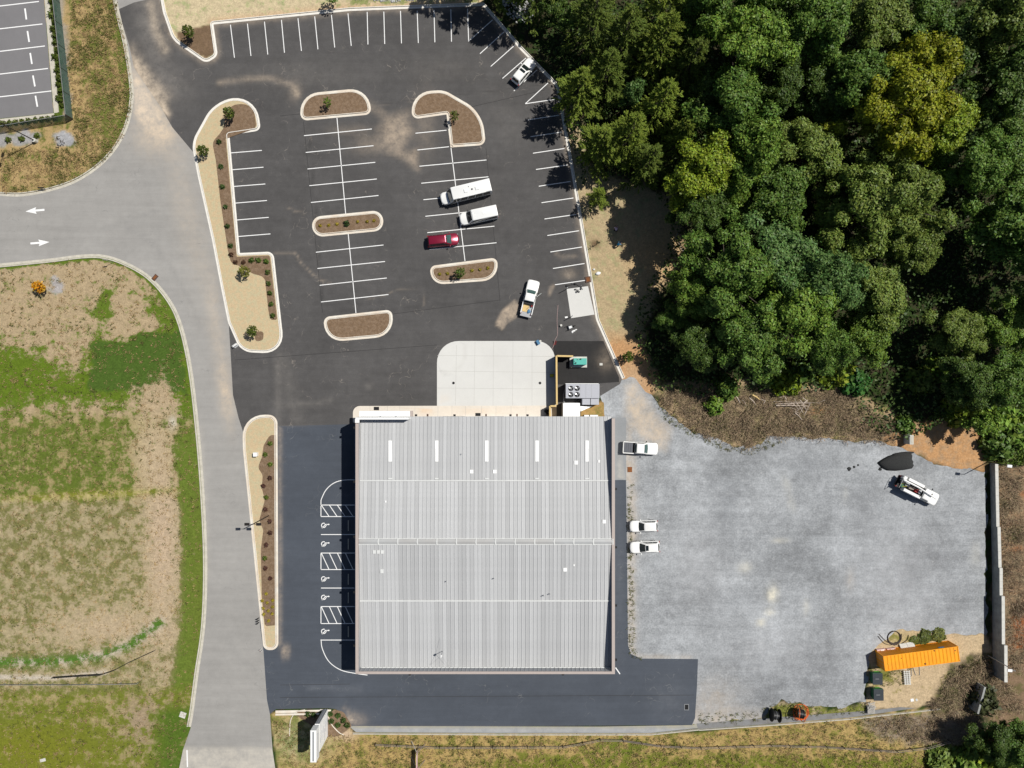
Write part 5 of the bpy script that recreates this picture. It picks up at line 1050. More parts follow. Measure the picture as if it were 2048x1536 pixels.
# ------------------------------------------------------------------ uncountable growth: understorey, brush, grass
def scatter(poly, n, seed, thr=None):
    g = np.random.default_rng(seed); A = np.array(poly); out = []; m = 0
    while m < n:
        x = g.uniform(A[:,0].min(), A[:,0].max(), n*2); y = g.uniform(A[:,1].min(), A[:,1].max(), n*2); k = sdist(x, y, poly) > 0
        if thr is not None: k &= thr(x, y)
        out.append(np.stack([x[k],y[k]],1)); m += k.sum()
    q = np.concatenate(out)[:n]; return np.stack([(q[:,0]-1024)*H/F, (768-q[:,1])*H/F, np.zeros(n)],1), g
def stuff(name, me, label): 
    o = link(name, me); o['kind'] = 'stuff'; o['label'] = label; return o
p, g = scatter(FOREST, 42000, 11); n = len(p); p[:,2] = g.beta(1.2,2.2,n)*3.2+.1; nr = unit(g.normal(size=(n,3))*.6+np.array([0,0,.7])); u, v = frame(nr, g.normal(size=(n,3))); s = .30*g.uniform(.5,1.3,(n,1))
stuff('undergrowth', quads('undergrowth', p, u*s, v*s*.6, M_under), 'low leafy undergrowth covering the floor of the wood')
BRUSH = [(1310,790),(1345,830),(1395,866),(1460,889),(1500,895),(1522,886),(1538,874),(1600,874),(1700,880),(1790,884),(1790,850),(1740,830),(1700,785),(1640,780),(1560,790),(1480,780),(1400,775)]
def blades(polys, n, seed, L, wd, tilt, mat, name, label, clump=0, thr=None, z=.02):
    P_, U_, V_ = [], [], []
    for i, (poly, frac) in enumerate(polys):
        m = int(n*frac); p, g = scatter(poly, m, seed+i, thr)
        if clump:
            c, _ = scatter(poly, max(4,m//clump), seed+50+i, thr); p = c[g.integers(0,len(c),m)]+np.column_stack([g.normal(0,L*.45,(m,2)), np.zeros(m)])
        a = g.uniform(0,6.28,m); t = g.uniform(*tilt,m); l = L*g.uniform(.4,1.2,m)
        ax = np.stack([np.cos(a)*np.cos(t), np.sin(a)*np.cos(t), np.sin(t)],1); sd_ = np.stack([-np.sin(a), np.cos(a), np.zeros(m)],1)
        P_.append(p+ax*(l/2)[:,None]+np.array([0,0,z])+np.column_stack([np.zeros((m,2)), g.uniform(0,L*.5 if clump else 0.001,m)])); U_.append(ax*(l/2)[:,None]); V_.append(sd_*wd*g.uniform(.6,1.4,(m,1)))
    return stuff(name, quads(name, np.concatenate(P_), np.concatenate(U_), np.concatenate(V_), mat), label)
blades([(BRUSH,.62),([(1990,930),(2048,930),(2060,1340),(2022,1340),(1990,940)],.24),([(1730,1440),(1860,1425),(1950,1420),(1985,1470),(1950,1492),(1850,1488)],.14)], 26000, 20, .85, .028, (.1,1.2), M_twig, 'dry_brush', 'tangled dry brown brush on the bank and beyond the wall', 24)
blades([([(1890,1360),(1960,1310),(2020,1370),(2040,1420),(1950,1425),(1860,1415)],1)], 4500, 33, .9, .03, (.1,1.2), M_twig, 'dry_brush', 'dark tangled brush round the concrete wing wall', 20)
NWP = [(150,-20),(225,-20),(250,80),(264,170),(262,220),(245,275),(210,320),(150,360),(90,380),(0,386),(0,300),(60,296),(105,300),(150,300),(150,240),(135,120)]
SFP = [(0,540),(150,520),(230,525),(300,565),(345,625),(370,710),(392,900),(405,1100),(400,1250),(385,1380),(375,1460),(345,1536),(0,1536)]
SSP = [(560,1536),(548,1440),(600,1450),(700,1472),(1390,1470),(1560,1452),(1740,1434),(1850,1425),(1900,1500),(1900,1536)]
blades([(NWP,.26),(SFP,.40),(SSP,.34)], 52000, 40, .34, .035, (.25,1.1), M_grassd, 'dry_grass', 'coarse dry grass over the fields', 7)
blades([(NWP,.30),(SFP,.40),(SSP,.30)], 26000, 44, .30, .04, (.25,1.1), M_grassb, 'grass', 'green grass tufts over the fields', 9, lambda x,y: fbm(x/40+2,y/40+8,4) > .48)
vine = [([(1850,840),(1900,830),(1960,858),(1985,880),(1990,930),(2060,930),(2060,800),(1900,790)],.5),([(1860,1500),(1950,1495),(1990,1470),(2060,1480),(2060,1560),(1840,1560)],.5)]
P_, U_, V_ = [], [], []
for i, (poly, fr) in enumerate(vine):
    p, g = scatter(poly, int(15000*fr), 60+i); n = len(p); p[:,2] = g.beta(1.2,2,n)*1.1+.05; nr = unit(g.normal(size=(n,3))*.6+np.array([0,0,.7])); u, v = frame(nr, g.normal(size=(n,3))); s = .17*g.uniform(.5,1.3,(n,1)); P_.append(p); U_.append(u*s); V_.append(v*s*.6)
stuff('ground_cover', quads('ground_cover', np.concatenate(P_), np.concatenate(U_), np.concatenate(V_), M_vine), 'bright green vine cover near the wall and the lower right corner')
# ------------------------------------------------------------------ walls, swale, sign bed
t = thing('block_wall','tall grey block wall with a pale cap along the right side of the gravel yard','wall',P(1984,1150))
WP = [((1979.5,926),(1982,1050),1.25),((1982,1050),(1984,1130),1.5),((1984,1130),(1984.3,1184),1.75),((1984.3,1184),(1984.8,1278),2.2),((1984.8,1278),(1985,1350),2.75)]
for a, b, h in WP:
    A, B = P(*a), P(*b); d = B-A; rz = math.atan2(d.y,d.x); c = A.lerp(B,.5); c.x += .2; loc = c-t.location
    MB().box((loc.x,loc.y,h/2),(d.length,.4,h),rz).build('wall_section', M_wallc, t, local=True)
    n = max(1, round(d.length/1.25))
    for k in range(n):
        q = A.lerp(B,(k+.5)/n)-t.location; bevel(MB().box((q.x+.2,q.y,h+.06),(d.length/n-.015,.52,.12),rz).build('cap_stone', M_cap, t, local=True), .02)
    m = int(h/.2)
    for k in range(1, m): MB().box((loc.x-.2,loc.y,k*.2+.0),(d.length-.04,.03,.17),rz).build('block_course', M_wallc, t, local=True)
sheet('concrete_swale', [(698,1452),(1200,1453),(1386,1450),(1393,1447),(1396,1456),(1300,1466),(1000,1466),(712,1464)], .03, M_strip, paint([((.42,.38,.26), lambda x,y: .75*sm(y,1458,1453)), ((.52,.51,.49), lambda x,y: .7*np.exp(-((y-1461)/2.5)**2))]), 4)
kerb_run('kerb', [(706,1465),(1000,1467),(1300,1467),(1398,1457)], M_kerbold, flip=True, gutter=.05, head=.2)
sheet('drainage_channel', [(1393,1447),(1480,1440),(1560,1434),(1740,1421),(1800,1414),(1830,1416),(1700,1435),(1560,1446),(1396,1458)], .034, M_strip, paint([((.16,.15,.14), lambda x,y: .8+0*x)]), 6)
kerb_run('kerb', [(1398,1458),(1560,1447),(1700,1436),(1880,1416)], M_kerbold, flip=True, gutter=.03, head=.2)
t = thing('wing_wall','short leaning concrete wing wall casting a deep shadow in the lower right','wall',P(1944,1388))
A, B = P(1950,1364), P(1936,1416); d = B-A; MB().box((0,0,1.15),(d.length,.26,2.3),math.atan2(d.y,d.x)).build('wall_section', M_wallc, t, local=True); MB().box((0,0,2.33),(d.length+.05,.3,.06),math.atan2(d.y,d.x)).build('cap_stone', M_wallc, t, local=True)
sg = thing('sign_bed','brown mulch bed with edging round the pylon sign','planting bed',P(640,1440))
bed('mulch_bed', fil([(594,1423),(664,1423,2),(668,1418,3),(688,1424,12),(697,1440,10),(704,1452,4),(692,1462,8),(676,1472,8),(650,1474,6),(636,1474,6),(622,1450,10),(600,1436,6)]), .05, M_mulch, sg).location = -Vector((sg.location.x,sg.location.y,0))
for pts in ([(579,1472),(580,1448),(584,1434),(594,1423),(610,1419.5)],[(640,1419),(650,1421),(657,1435),(664,1450),(678,1465),(688,1470)]):
    o = MB().tube([P(x,y,.09) for x,y in crom(pts,4)], .07, 5).build('edging_hose', M_kerb, sg)
# ------------------------------------------------------------------ pylon sign
xa, xb_ = P(620.5,0,7.1).x, P(632.5,0,7.1).x; ya, yb_ = P(0,1525,7.1).y, P(0,1461,7.1).y
t = thing('pylon_sign','tall white pylon sign with a wide top cabinet, standing in the mulch bed','sign',((xa+xb_)/2,(ya+yb_)/2,0))
sx, sy = xb_-xa, yb_-ya
bevel(MB().box((0,0,6.25),(sx,sy,1.7)).build('top_cabinet', M_white, t, local=True), .03)
MB().box((0,0,7.115),(sx*.25,sy-.4,.03)).build('cap_strip', M_gal, t, local=True)
bevel(MB().box((.05,.3,2.6),(sx*.78,sy-.5,5.1)).build('pedestal', M_white, t, local=True), .02)
MB().box((.05,.3+(sy-.5)/2+.012,2.6),(sx*.74,.02,5.0)).build('end_panel', M_gal, t, local=True)
MB().box((.05,.3+(sy-.5)/2+.03,2.6),(.12,.03,5.0)).build('end_reveal', M_hvac, t, local=True)
for k in range(6): MB().box((.05+sx*.39+.012,.3,.8+.75*k),(.02,sy-.8,.68)).build('tenant_panel', M_white, t, local=True)
for k, (y_, l) in enumerate(((.9,1.2),(.4,1.6),(-.5,1.9),(.6,1.0),(.1,1.5),(-.3,.8))): MB().box((.05+sx*.39+.026,y_,.8+.75*k),(.015,l,.2)).build('tenant_lettering', M_hvac, t, local=True)
MB().box((sx/2+.012,-.2,6.25),(.02,sy-1.2,.35)).build('cabinet_lettering', M_hvac, t, local=True)
# ------------------------------------------------------------------ lamp posts
def lamp(label, px, py, h, heads, mat, hm, base=True, r=.09):
    q = P(px,py); t = thing('lamp_post', label, 'lamp post', (q.x,q.y,0))
    MB().tube([(0,0,0),(0,0,h)], [r,r*.7], 8).build('pole', mat, t, local=True)
    if base: MB().cyl((0,0,0),.32,.75,14).build('base', M_cap, t, local=True)
    for a, l in heads:
        c, s = math.cos(R(a)), math.sin(R(a)); MB().tube([(0,0,h-.1),(c*l*.6,s*l*.6,h)], .04, 5).build('arm', mat, t, local=True)
        o = bevel(MB().box((0,0,0),(.75,.42,.16)).build('lamp_head', hm, t, local=True), .03); o.location = (c*(l*.6+.3),s*(l*.6+.3),h); o.rotation_euler.z = R(a)
    return t
lamp('dark lamp post with a round white base on the rough grass', 73, 283, 9.9, ((75,.9),(-105,.9)), M_dsteel, M_dsteel)
lamp('dark twin-headed lamp post on the narrow strip island', 538, 1031, 7.2, ((0,1.0),(180,1.0)), M_dsteel, M_dsteel, False)
lamp('lamp post with a pale head above the north end of the block wall', 1975, 924, 6.6, ((175,1.3),), M_dsteel, M_white, False)
lamp('lamp post with a pale head by the south end of the block wall', 1976, 1311, 6.2, ((175,.9),), M_gal, M_white, False)
# ------------------------------------------------------------------ fences
def rail_fence(name, label, pts, h, step, pm, rm, rails=(.35,.75), fabric=None, post=.045, cat='fence'):
    w_ = [P(x,y) for x,y in pts]; L = 0; seg = []
    org = w_[0]; t = thing(name, label, cat, (org.x,org.y,0)); posts = [w_[0]]
    for a, b in zip(w_[:-1], w_[1:]):
        n = max(1, round((b-a).length/step)); posts += [a.lerp(b,(k+1)/n) for k in range(n)]
    for p in posts: q = p-org; MB().box((q.x,q.y,h/2),(post*2,post*2,h)).build('post', pm, t, local=True)
    for a, b in zip(posts[:-1], posts[1:]):
        a, b = a-org, b-org; d = b-a; rz = math.atan2(d.y,d.x); c = (a+b)/2
        for z in rails: MB().box((c.x,c.y,z*h),(d.length,.05,.09),rz).build('rail', rm, t, local=True)
        if fabric: MB().box((c.x,c.y,h*.47),(d.length,.02,h*.9),rz).build('screen_panel', fabric, t, local=True)
    return t
rail_fence('screen_fence','green wind-screen fence along the right side of the neighbour lot', [(115,-40),(146,238)], 2.0, 3.6, M_dsteel, M_gal, (.985,), M_screen, .035)
rail_fence('screen_fence','green wind-screen fence below the neighbour lot', [(145.5,239.5),(-60,273)], 2.0, 3.2, M_dsteel, M_gal, (.985,), M_screen, .035)
rail_fence('rail_fence','long low rail fence across the grass at the bottom of the picture', [(752,1485),(880,1491),(1125,1490),(1165,1483),(1200,1476),(1245,1477),(1320,1488),(1400,1492),(1540,1487),(1650,1490),(1790,1499),(1850,1492),(1895,1479)], 1.05, 3.05, M_dsteel, M_wooddk, (.55,.92))
rail_fence('wire_fence','thin grey fence in the field at the lower left', [(-20,1366),(140,1366),(278,1364)], .8, 2.9, M_gal, M_gal, (.95,), None, .03)
rail_fence('silt_fence','sagging black silt fence curving across the field', [(108,1353),(150,1350),(205,1347),(232,1338),(260,1323),(312,1299)], .8, 2.4, M_wooddk, M_silt, (.95,), M_silt, .025)
t = thing('sign_board','weathered board sign on braced posts, seen edge-on at the bottom edge','sign',P(836,1515))
A, B = P(836.5,1494), P(835.5,1570); d = B-A; rz = math.atan2(d.y,d.x); c = A.lerp(B,.5)-t.location
MB().box((c.x,c.y,1.45),(d.length,.10,1.15),rz).build('board', M_pink, t, local=True)
for k in (.02,.5,.98): q = A.lerp(B,k)-t.location; MB().box((q.x,q.y,1.05),(.12,.12,2.1)).build('post', M_wooddk, t, local=True)
for y in (1496,1528): q = P(837,y)-t.location; MB().tube([(q.x,q.y,1.7),(q.x-1.2,q.y+1.3,.03)], .05, 5).build('brace', M_palw, t, local=True); MB().tube([(q.x,q.y,1.7),(q.x+1.1,q.y+.7,.03)], .05, 5).build('brace', M_wooddk, t, local=True)
# ------------------------------------------------------------------ container and the yard's odds and ends
c4 = [P(1766.4,1313,2.6),P(1916.6,1294.5,2.6),P(1919.7,1321,2.6),P(1770.7,1342,2.6)]; ce = sum(c4, Vector())/4; ux = (c4[1]-c4[0]+c4[2]-c4[3]).normalized(); ang = math.atan2(ux.y,ux.x)
t = thing('shipping_container','orange corrugated shipping container in the lower right of the yard','container',(ce.x,ce.y,0),ang); CL, CW, CH = 12.15, 2.42, 2.6
def corr(n, L, amp):
    pts = []; w_ = L/n
    for k in range(n): x = -L/2+k*w_; pts += [(x,0),(x+w_*.3,0),(x+w_*.5,amp),(x+w_*.8,amp)]
    return pts+[(L/2,0)]
pr = corr(42, CL-.3, .05)
for s in (-1,1): MB().add([(x,s*(CW/2-.02-a),z) for z in (.15,CH-.1) for x,a in pr],[(i,i+1,len(pr)+i+1,len(pr)+i) for i in range(len(pr)-1)]).build('side_panel', M_orange, t, local=True)
pr = corr(20, CL-.2, .055)
MB().add([(x,y,CH-.02-a) for y in (-CW/2+.06,CW/2-.06) for x,a in pr],[(i,i+1,len(pr)+i+1,len(pr)+i) for i in range(len(pr)-1)]).build('roof', M_orange, t, local=True)
for y in (-1,1):
    for z in (.1,CH-.05): MB().box((0,y*(CW/2-.04),z),(CL,.1,.12)).build('rail', M_orange, t, local=True)
for x in (-1,1):
    for y in (-1,1): MB().box((x*(CL/2-.06),y*(CW/2-.06),CH/2),(.16,.16,CH)).build('corner_post', M_orange, t, local=True)
    MB().box((x*(CL/2-.06),0,CH-.06),(.12,CW,.12)).build('end_rail', M_orange, t, local=True)
for y in (-.57,.57):
    d_ = MB().box((-CL/2+.03,y,CH/2),(.06,1.1,CH-.3)).build('door', M_orange, t, local=True)
    for k in (-.25,.25): MB().tube([(-CL/2-.02,y+k,.2),(-CL/2-.02,y+k,CH-.2)], .025, 6).build('lock_rod', M_gal, d_, local=True)
MB().box((CL/2-.03,0,CH/2),(.05,CW-.2,CH-.2)).build('end_panel', M_orange, t, local=True)
MB().box((3.6,CW/2+.0,2.1),(.9,.04,.35)).build('company_plate', M_blue, t, local=True)
for x, y in ((-5.4,-.1),(5.4,.2)): MB().cyl((x,y,CH-.02),.07,.05,8).build('vent', M_yel, t, local=True)
for x, y, r in ((.5,-.9,.16),(5.5,.6,.12),(-3.2,.5,.08),(2.2,1.0,.12)): MB().cyl((x,y,CH-.03),r,.016,9).build('rust_patch', M_rust, t, local=True)
def dumpster(label, px, py):
    q = P(px,py,1.4); t = thing('dumpster', label, 'dumpster', (q.x,q.y,0))
    MB().loft([[(x,y,z) for x,y in ((-.72*k,-.8*k),(.72*k,-.8*k),(.72*k,.8*k+f),(-.72*k,.8*k+f))] for k,z,f in ((.9,.12,.0),(1,.7,.1),(1.05,1.3,.12))]).build('bin', M_green, t, local=True)
    for s in (-1,1): bevel(MB().box((0,-.02+s*.46,1.36+(.02 if s < 0 else 0)),(1.6,.9,.07)).build('lid', M_dump, t, local=True), .02)
    MB().box((-.1,.02,1.44),(.6,.05,.04)).build('lid_bar', M_gal, t, local=True); MB().box((0,1.03,.9),(.8,.02,.3)).build('label_plate', M_lime, t, local=True)
    for x in (-.62,.62):
        for y in (-.6,.6): MB().tube([(x-.04,y,.08),(x+.04,y,.08)], .08, 8).build('caster', M_rubber, t, local=True)
dumpster('dark green dumpster with slate lids nearest the container', 1755.5,1358); dumpster('dark green dumpster with slate lids below the other one', 1757.5,1390)
def coil(name, label, px, py, r, turns, tr, mat, tails=(), z=.05):
    q = P(px,py); t = thing(name, label, 'hose', (q.x,q.y,0)); g = random.Random(px); pts = []
    for k in range(turns*18+1): a = 2*math.pi*k/18; rr_ = r*(1+.16*math.sin(k*.37)*.6+.1*(k/(turns*18)-.5)); pts.append((rr_*math.cos(a), rr_*math.sin(a), z+.02*(k//18)+.015*math.sin(k)))
    MB().tube(pts, tr, 6).build('coil', mat, t, local=True)
    for tl in tails: MB().tube([tuple(P(x,y,.08)-Vector((q.x,q.y,0))) for x,y in crom(tl,4)], tr, 5).build('tail', mat, t, local=True)
    return t
coil('hose_coil','coil of dark hose with loose ends above the container', 1787,1275, 1.05, 6, .05, M_cable, ([(1756,1272),(1768,1286),(1782,1290),(1792,1284)],[(1758,1268),(1772,1282),(1790,1291)],[(1803,1268),(1802,1280),(1793,1290)],[(1817,1270),(1814,1280),(1797,1291)]))
for px, py, dx, dy, rz, lab, m in ((1806,1293,1.3,.75,25,'left of two pale flat panels leaning on the container',M_cap),(1819.5,1290.5,1.15,.75,25,'right of two pale flat panels leaning on the container',M_cap)):
    o = MB().box((0,0,.03),(dx,dy,.06)).build('flat_panel', m); o.location = P(px,py-2.5)+Vector((0,0,.27)); o.rotation_euler = (R(-34),0,R(7)); tag(o, lab, 'panel')
for px, py, lab in ((1760,1300,'pink and white carton at the left end of the container'),(1780,1298.5,'pink and white carton between the other carton and the pale panels')):
    t = thing('carton', lab, 'carton', P(px,py), ang); MB().box((0,0,.22),(1.35,.6,.44)).build('box', M_pink, t, local=True); MB().box((.2,.05,.45),(.5,.3,.04)).build('flap', M_white, t, local=True); MB().box((-.35,-.1,.45),(.3,.12,.03)).build('print', M_red, t, local=True)
for i in range(7):
    for j in range(3):
        q = P(1806.5+j*4.6+i*.35, 1341.5+i*4.1); t = thing('bucket','white bucket in the block below the container, %s row, %s' % (ORD[i], ('left','middle','right')[j]),'bucket',(q.x,q.y,0),0,'white buckets below the container')
        MB().cyl((0,0,0),.13,.34,12,.155).build('pail', M_white, t, local=True); MB().cyl((0,0,.34),.16,.03,12).build('lid', M_cap, t, local=True)
for i, (a, b) in enumerate((((1818,1338),(1821,1357)),((1822,1336),(1823,1352)),((1826,1335),(1831,1350)),((1838.5,1332),(1839,1350)),((1815,1338),(1817,1350)))):
    A, B = P(*a), P(*b); o = MB().tube([(0,0,.06),tuple(B-A+Vector((0,0,.06)))], .05, 6).build('timber_pole', M_palw); o.location = A; tag(o,'grey pole lying under the edge of the container','pole','poles below the container')
t = thing('pallet_stack','stack of grey pallets leaning over the drainage channel','pallet',P(1739,1417))
for z, rz in ((0,0),(.16,.06),(.32,-.04),(.48,.02)):
    pa = MB().box((0,0,z+.02),(1.1,.1,.04),rz).build('stringer', M_palw, t, local=True)
    for k in range(6): MB().box((-.5+.2*k,0,z+.11),(.11,1.2,.03),rz).build('slat', M_palw, pa, local=True)
t = thing('loose_pallet','broken grey pallet tipped on the pallet stack','pallet',P(1740,1409))
for k in range(5): MB().box((-.45+.22*k,.15,.7),(.1,1.0,.03),.35).build('slat', M_palw, t, local=True)
for y in (-.3,.5): MB().box((0,y,.66),(1.1,.1,.05),.35).build('stringer', M_palw, t, local=True)
def reel(label, px, py, rz, dia, wd, mat, flm, loops):
    q = P(px,py,.6); t = thing('cable_reel', label, 'cable reel', (q.x,q.y,0), R(rz)); r = dia/2
    MB().tube([(-wd/2,0,r),(wd/2,0,r)], r*.62, 18).build('cable', mat, t, local=True)
    for s in (-1,1):
        if loops:
            MB().tube([(s*wd/2,r*math.cos(a),r+r*math.sin(a)) for a in np.linspace(0,2*math.pi,25)], .06, 6).build('rim', flm, t, local=True)
            for k in range(4): a = k*math.pi/4; MB().tube([(s*wd/2,r*math.cos(a),r+r*math.sin(a)),(s*wd/2,-r*math.cos(a),r-r*math.sin(a))], .03, 5).build('spoke', flm, t, local=True)
        else: MB().tube([(s*wd/2-.03,0,r),(s*wd/2+.03,0,r)], r, 22).build('flange', flm, t, local=True)
    MB().tube([(0,(r*.64)*math.cos(a),r+(r*.64)*math.sin(a)) for a in np.linspace(0,2*math.pi,25)], .03, 5).build('strap', M_gal if not loops else mat, t, local=True)
    return t
reel('black cable reel with a pale strap on the yard\'s lower edge', 1549,1428, -8, 2.1, 1.25, M_black, M_black, False)
reel('reel with orange rims and dark cable beside the black reel', 1597,1424, -12, 2.3, 1.1, M_black, M_hose, True)
coil('conduit_coil','loose orange conduit coiled round the orange-rimmed reel', 1600,1424, 1.25, 4, .05, M_hose)
t = thing('concrete_block','upright concrete block with a deep shadow at the edge of the orange dirt','block',P(1811,878)); bevel(MB().box((0,0,.9),(.65,1.5,1.8)).build('block', M_cap, t, local=True), .04); MB().box((.05,0,1.82),(.4,1.2,.05)).build('top_slab', M_kerbold, t, local=True)
mp = [(1753,926),(1758,922),(1764,918),(1775,912),(1795,906),(1822,905),(1825,912),(1824,918),(1827,924),(1826,927),(1828,931),(1824,937),(1808,940),(1790,942),(1772,941),(1762,936)]
mc = P(1795,925); mw = [P(*p)-mc for p in mp]; mb = MB(); rg = []
for k, z in ((1,0),(.86,.35),(.7,.62),(.42,.75),(.12,.78)): rg.append([(p.x*k,p.y*k*(1 if k > .5 else .7),z+(.05*math.sin(i*2.1+k*9) if z else 0)) for i, p in enumerate(mw)])
o = mb.loft(rg[::1]).build('millings_heap', M_coal, None, True); o.location = mc; tag(o,'long black heap of asphalt millings above the service truck','heap')
for i, (px,py,r) in enumerate(((1698,938,.35),(1708,934,.22),(1716,930,.18),(1760,938,.3))):
    o = MB().loft([[(r*k*math.cos(a)*(1+.3*math.sin(3*a+i)),r*k*math.sin(a),z) for a in np.linspace(0,2*math.pi,9,False)] for k,z in ((1,0),(.7,.08),(.2,.11))]).build('millings_clump', M_coal); o.location = P(px,py)+Vector((0,0,.012)); tag(o,'small black clump of millings scattered left of the black heap','clump','clumps of millings')
o = MB().loft([[(1.9*k*math.cos(a),.28*k*math.sin(a)*1,z) for a in np.linspace(0,2*math.pi,14,False)] for k,z in ((1,0),(.8,.22),(.3,.3))]).build('millings_heap', M_coal, None, True); o.location = P(1806,907); o.rotation_euler.z = R(6); tag(o,'thin black ridge of millings along the top of the black heap','heap')
# logs and branches on the brush bank
LG = [(1546,803,1640,806),(1550,808,1620,806),(1552,811,1615,812),(1505,790,1520,800),(1520,798,1530,803),(1570,794,1572,803),(1588,796,1592,806),(1592,805,1606,826),(1600,800,1612,820),(1610,806,1598,830),(1605,795,1618,808),(1590,826,1604,840),(1596,822,1580,815),(1582,804,1596,818),(1615,800,1600,812),(1612,812,1590,822),(1556,795,1572,793),(1498,795,1512,810),(1485,800,1493,812),(1530,800,1527,808),(1620,806,1608,830),(1586,822,1600,828),(1575,810,1590,806),(1470,790,1480,806),(1640,804,1650,800),(1600,815,1586,830)]
for i, (a,b,c_,d_) in enumerate(LG):
    A, B = P(a,b,.38+.06*(i%4)), P(c_,d_,.42+.05*(i%5)); rd = .16 if i in (3,) else .05+.03*(i%3); o = MB().tube([(0,0,0), tuple((B-A)*.5+Vector((.05,.05,.06))), tuple(B-A)], [rd,rd*.85,rd*.6], 6).build('log', M_stick if i != 3 else M_wood); o.location = A
    tag(o, 'thick tan log at the left of the log pile' if i == 3 else 'bleached branch in the log pile on the brush bank', 'log', None if i == 3 else 'bleached branches of the log pile')
p, g = scatter([(690,-40),(705,-2),(780,4),(832,2),(832,-40)], 500, 90); mbs = MB()
p2, g2 = scatter([(985,-30),(1000,12),(1030,45),(1060,45),(1075,20),(1075,-30)], 400, 91)
for q in np.concatenate([p,p2]):
    s = .1+.16*random.random(); a = random.random()*6; mbs.loft([[(q[0]+s*k*math.cos(a+j*1.26)*(1+.3*math.sin(j*2+a)),q[1]+s*k*math.sin(a+j*1.26),z) for j in range(5)] for k,z in ((1,0),(.8,s*.6),(.3,s*.9))])
o = mbs.build('riprap', M_stone); o['kind'] = 'stuff'; o['label'] = 'pale broken riprap stones along the top edge'
# fallen branch in the shade
o = MB().tube([P(1359,460,.4),P(1353,473,.3),P(1359,490,.3),P(1364,500,.25),P(1380,512,.4)], [.05,.09,.09,.08,.04], 6).build('fallen_branch', M_barkp); tag(o,'pale bent branch lying in the shade of the wood','branch')
# ------------------------------------------------------------------ small things on and round the lot
t = thing('folding_sign','white folding pavement sign at the road side of the west island','sign',P(473.5,691),R(35))
for s in (-1,1): o = MB().box((0,s*.22,.45),(.9,.04,.95)).build('board', M_white, t, local=True); o.rotation_euler.x = R(s*22)*1
t = thing('utility_box','white utility box with a dark shadow on the narrow strip island','utility box',P(514,908)+Vector((0,0,.11))); bevel(MB().box((0,0,.4),(.55,.6,.8)).build('cabinet', M_white, t, local=True), .02); MB().box((0,0,.82),(.62,.66,.05)).build('lid', M_white, t, local=True)
for dy in (1235.5,1240,1244.5):
    t = thing('bollard','slim black bollard beside the strip island, %s of the trio' % {1235.5:'upper',1240:'middle',1244.5:'lower'}[dy],'bollard',P(518,dy),0,'three black bollards'); MB().cyl((0,0,0),.07,.95,8).build('post', M_black, t, local=True); MB().cyl((0,0,.95),.09,.06,8).build('cap', M_black, t, local=True)
for px, py in ((523.5,1297),(526,1300)): 
    t = thing('marker_post','thin pale marker post at the foot of the strip island','post',P(px,py),0,'marker posts'); MB().tube([(0,0,0),(0,0,1.0)], .03, 6).build('post', M_white, t, local=True); MB().box((0,0,.95),(.09,.03,.12)).build('reflector', M_red, t, local=True)
for px, py, lab in ((1133,578.5,'upper left'),(1143,633.5,'lower left')):
    t = thing('steel_post','grey steel post at the %s corner of the small concrete pad' % lab,'post',P(px,py)); MB().tube([(0,0,0),(0,0,2.1)], .055, 8).build('post', M_gal, t, local=True); MB().cyl((0,0,2.1),.07,.05,8).build('cap', M_gal, t, local=True)
def pail(label, px, py, m=None): t = thing('bucket', label, 'bucket', P(px,py)); MB().cyl((0,0,0),.15,.38,12,.18).build('pail', m or M_white, t, local=True); MB().cyl((0,0,.36),.185,.035,12).build('rim', M_cap, t, local=True)
pail('white bucket on the asphalt left of the frame of tools', 1122,651)
t = thing('wheelbarrow','upturned dark wheelbarrow frame on the asphalt below the small pad','wheelbarrow',P(1140,655),R(20))
MB().tube([(-.9,-.3,.1),(-.2,-.35,.35),(.5,-.2,.25),(.8,0,.2),(.5,.2,.25),(-.2,.35,.35),(-.9,.3,.1)], .035, 6).build('frame', M_black, t, local=True)
MB().add([(-.35,-.32,.3),(.4,-.26,.3),(.4,.26,.3),(-.35,.32,.3),(-.2,-.2,.55),(.25,-.15,.5),(.25,.15,.5),(-.2,.2,.55)],[(0,1,5,4),(1,2,6,5),(2,3,7,6),(3,0,4,7),(4,5,6,7)]).build('tray', M_gal, t, local=True); MB().tube([(.75,-.04,.2),(.75,.04,.2)], .2, 12).build('wheel', M_rubber, t, local=True)
t = thing('plastic_sheet','crumpled white plastic sheet beside the wheelbarrow','sheet',P(1147,662),R(15)); 
for k, (dx,dy,sx_,sy_,rz) in enumerate(((0,0,.7,.35,.3),(.4,.1,.5,.25,-.4),(-.25,-.12,.4,.4,.9))): MB().loft([[(dx+sx_*.5*c*q,dy+sy_*.5*s*q,z) for c,s in ((1,.2),(.4,1),(-.6,.8),(-1,-.1),(-.3,-1),(.7,-.7))] for q,z in ((1,0.01),(.7,.12),(.3,.16))]).build('fold', M_white, t, local=True)
for k, (px,py,rz,lab) in enumerate(((1143,570,10,'dark tangled strimmer lying above the small pad'),(1158,573,-35,'dark tool with a long shaft by the upper edge of the small pad'))):
    t = thing('garden_tool', lab, 'tool', P(px,py), R(rz)); MB().tube([(-.7,0,.08),(.2,.05,.1),(.8,-.05,.12)], .035, 5).build('shaft', M_black, t, local=True); bevel(MB().box((-.75,0,.13),(.35,.28,.24)).build('motor', M_black, t, local=True)); MB().tube([(.1,.05,.1),(.15,.3,.2),(.3,.32,.2)], .025, 5).build('handle', M_gal, t, local=True)
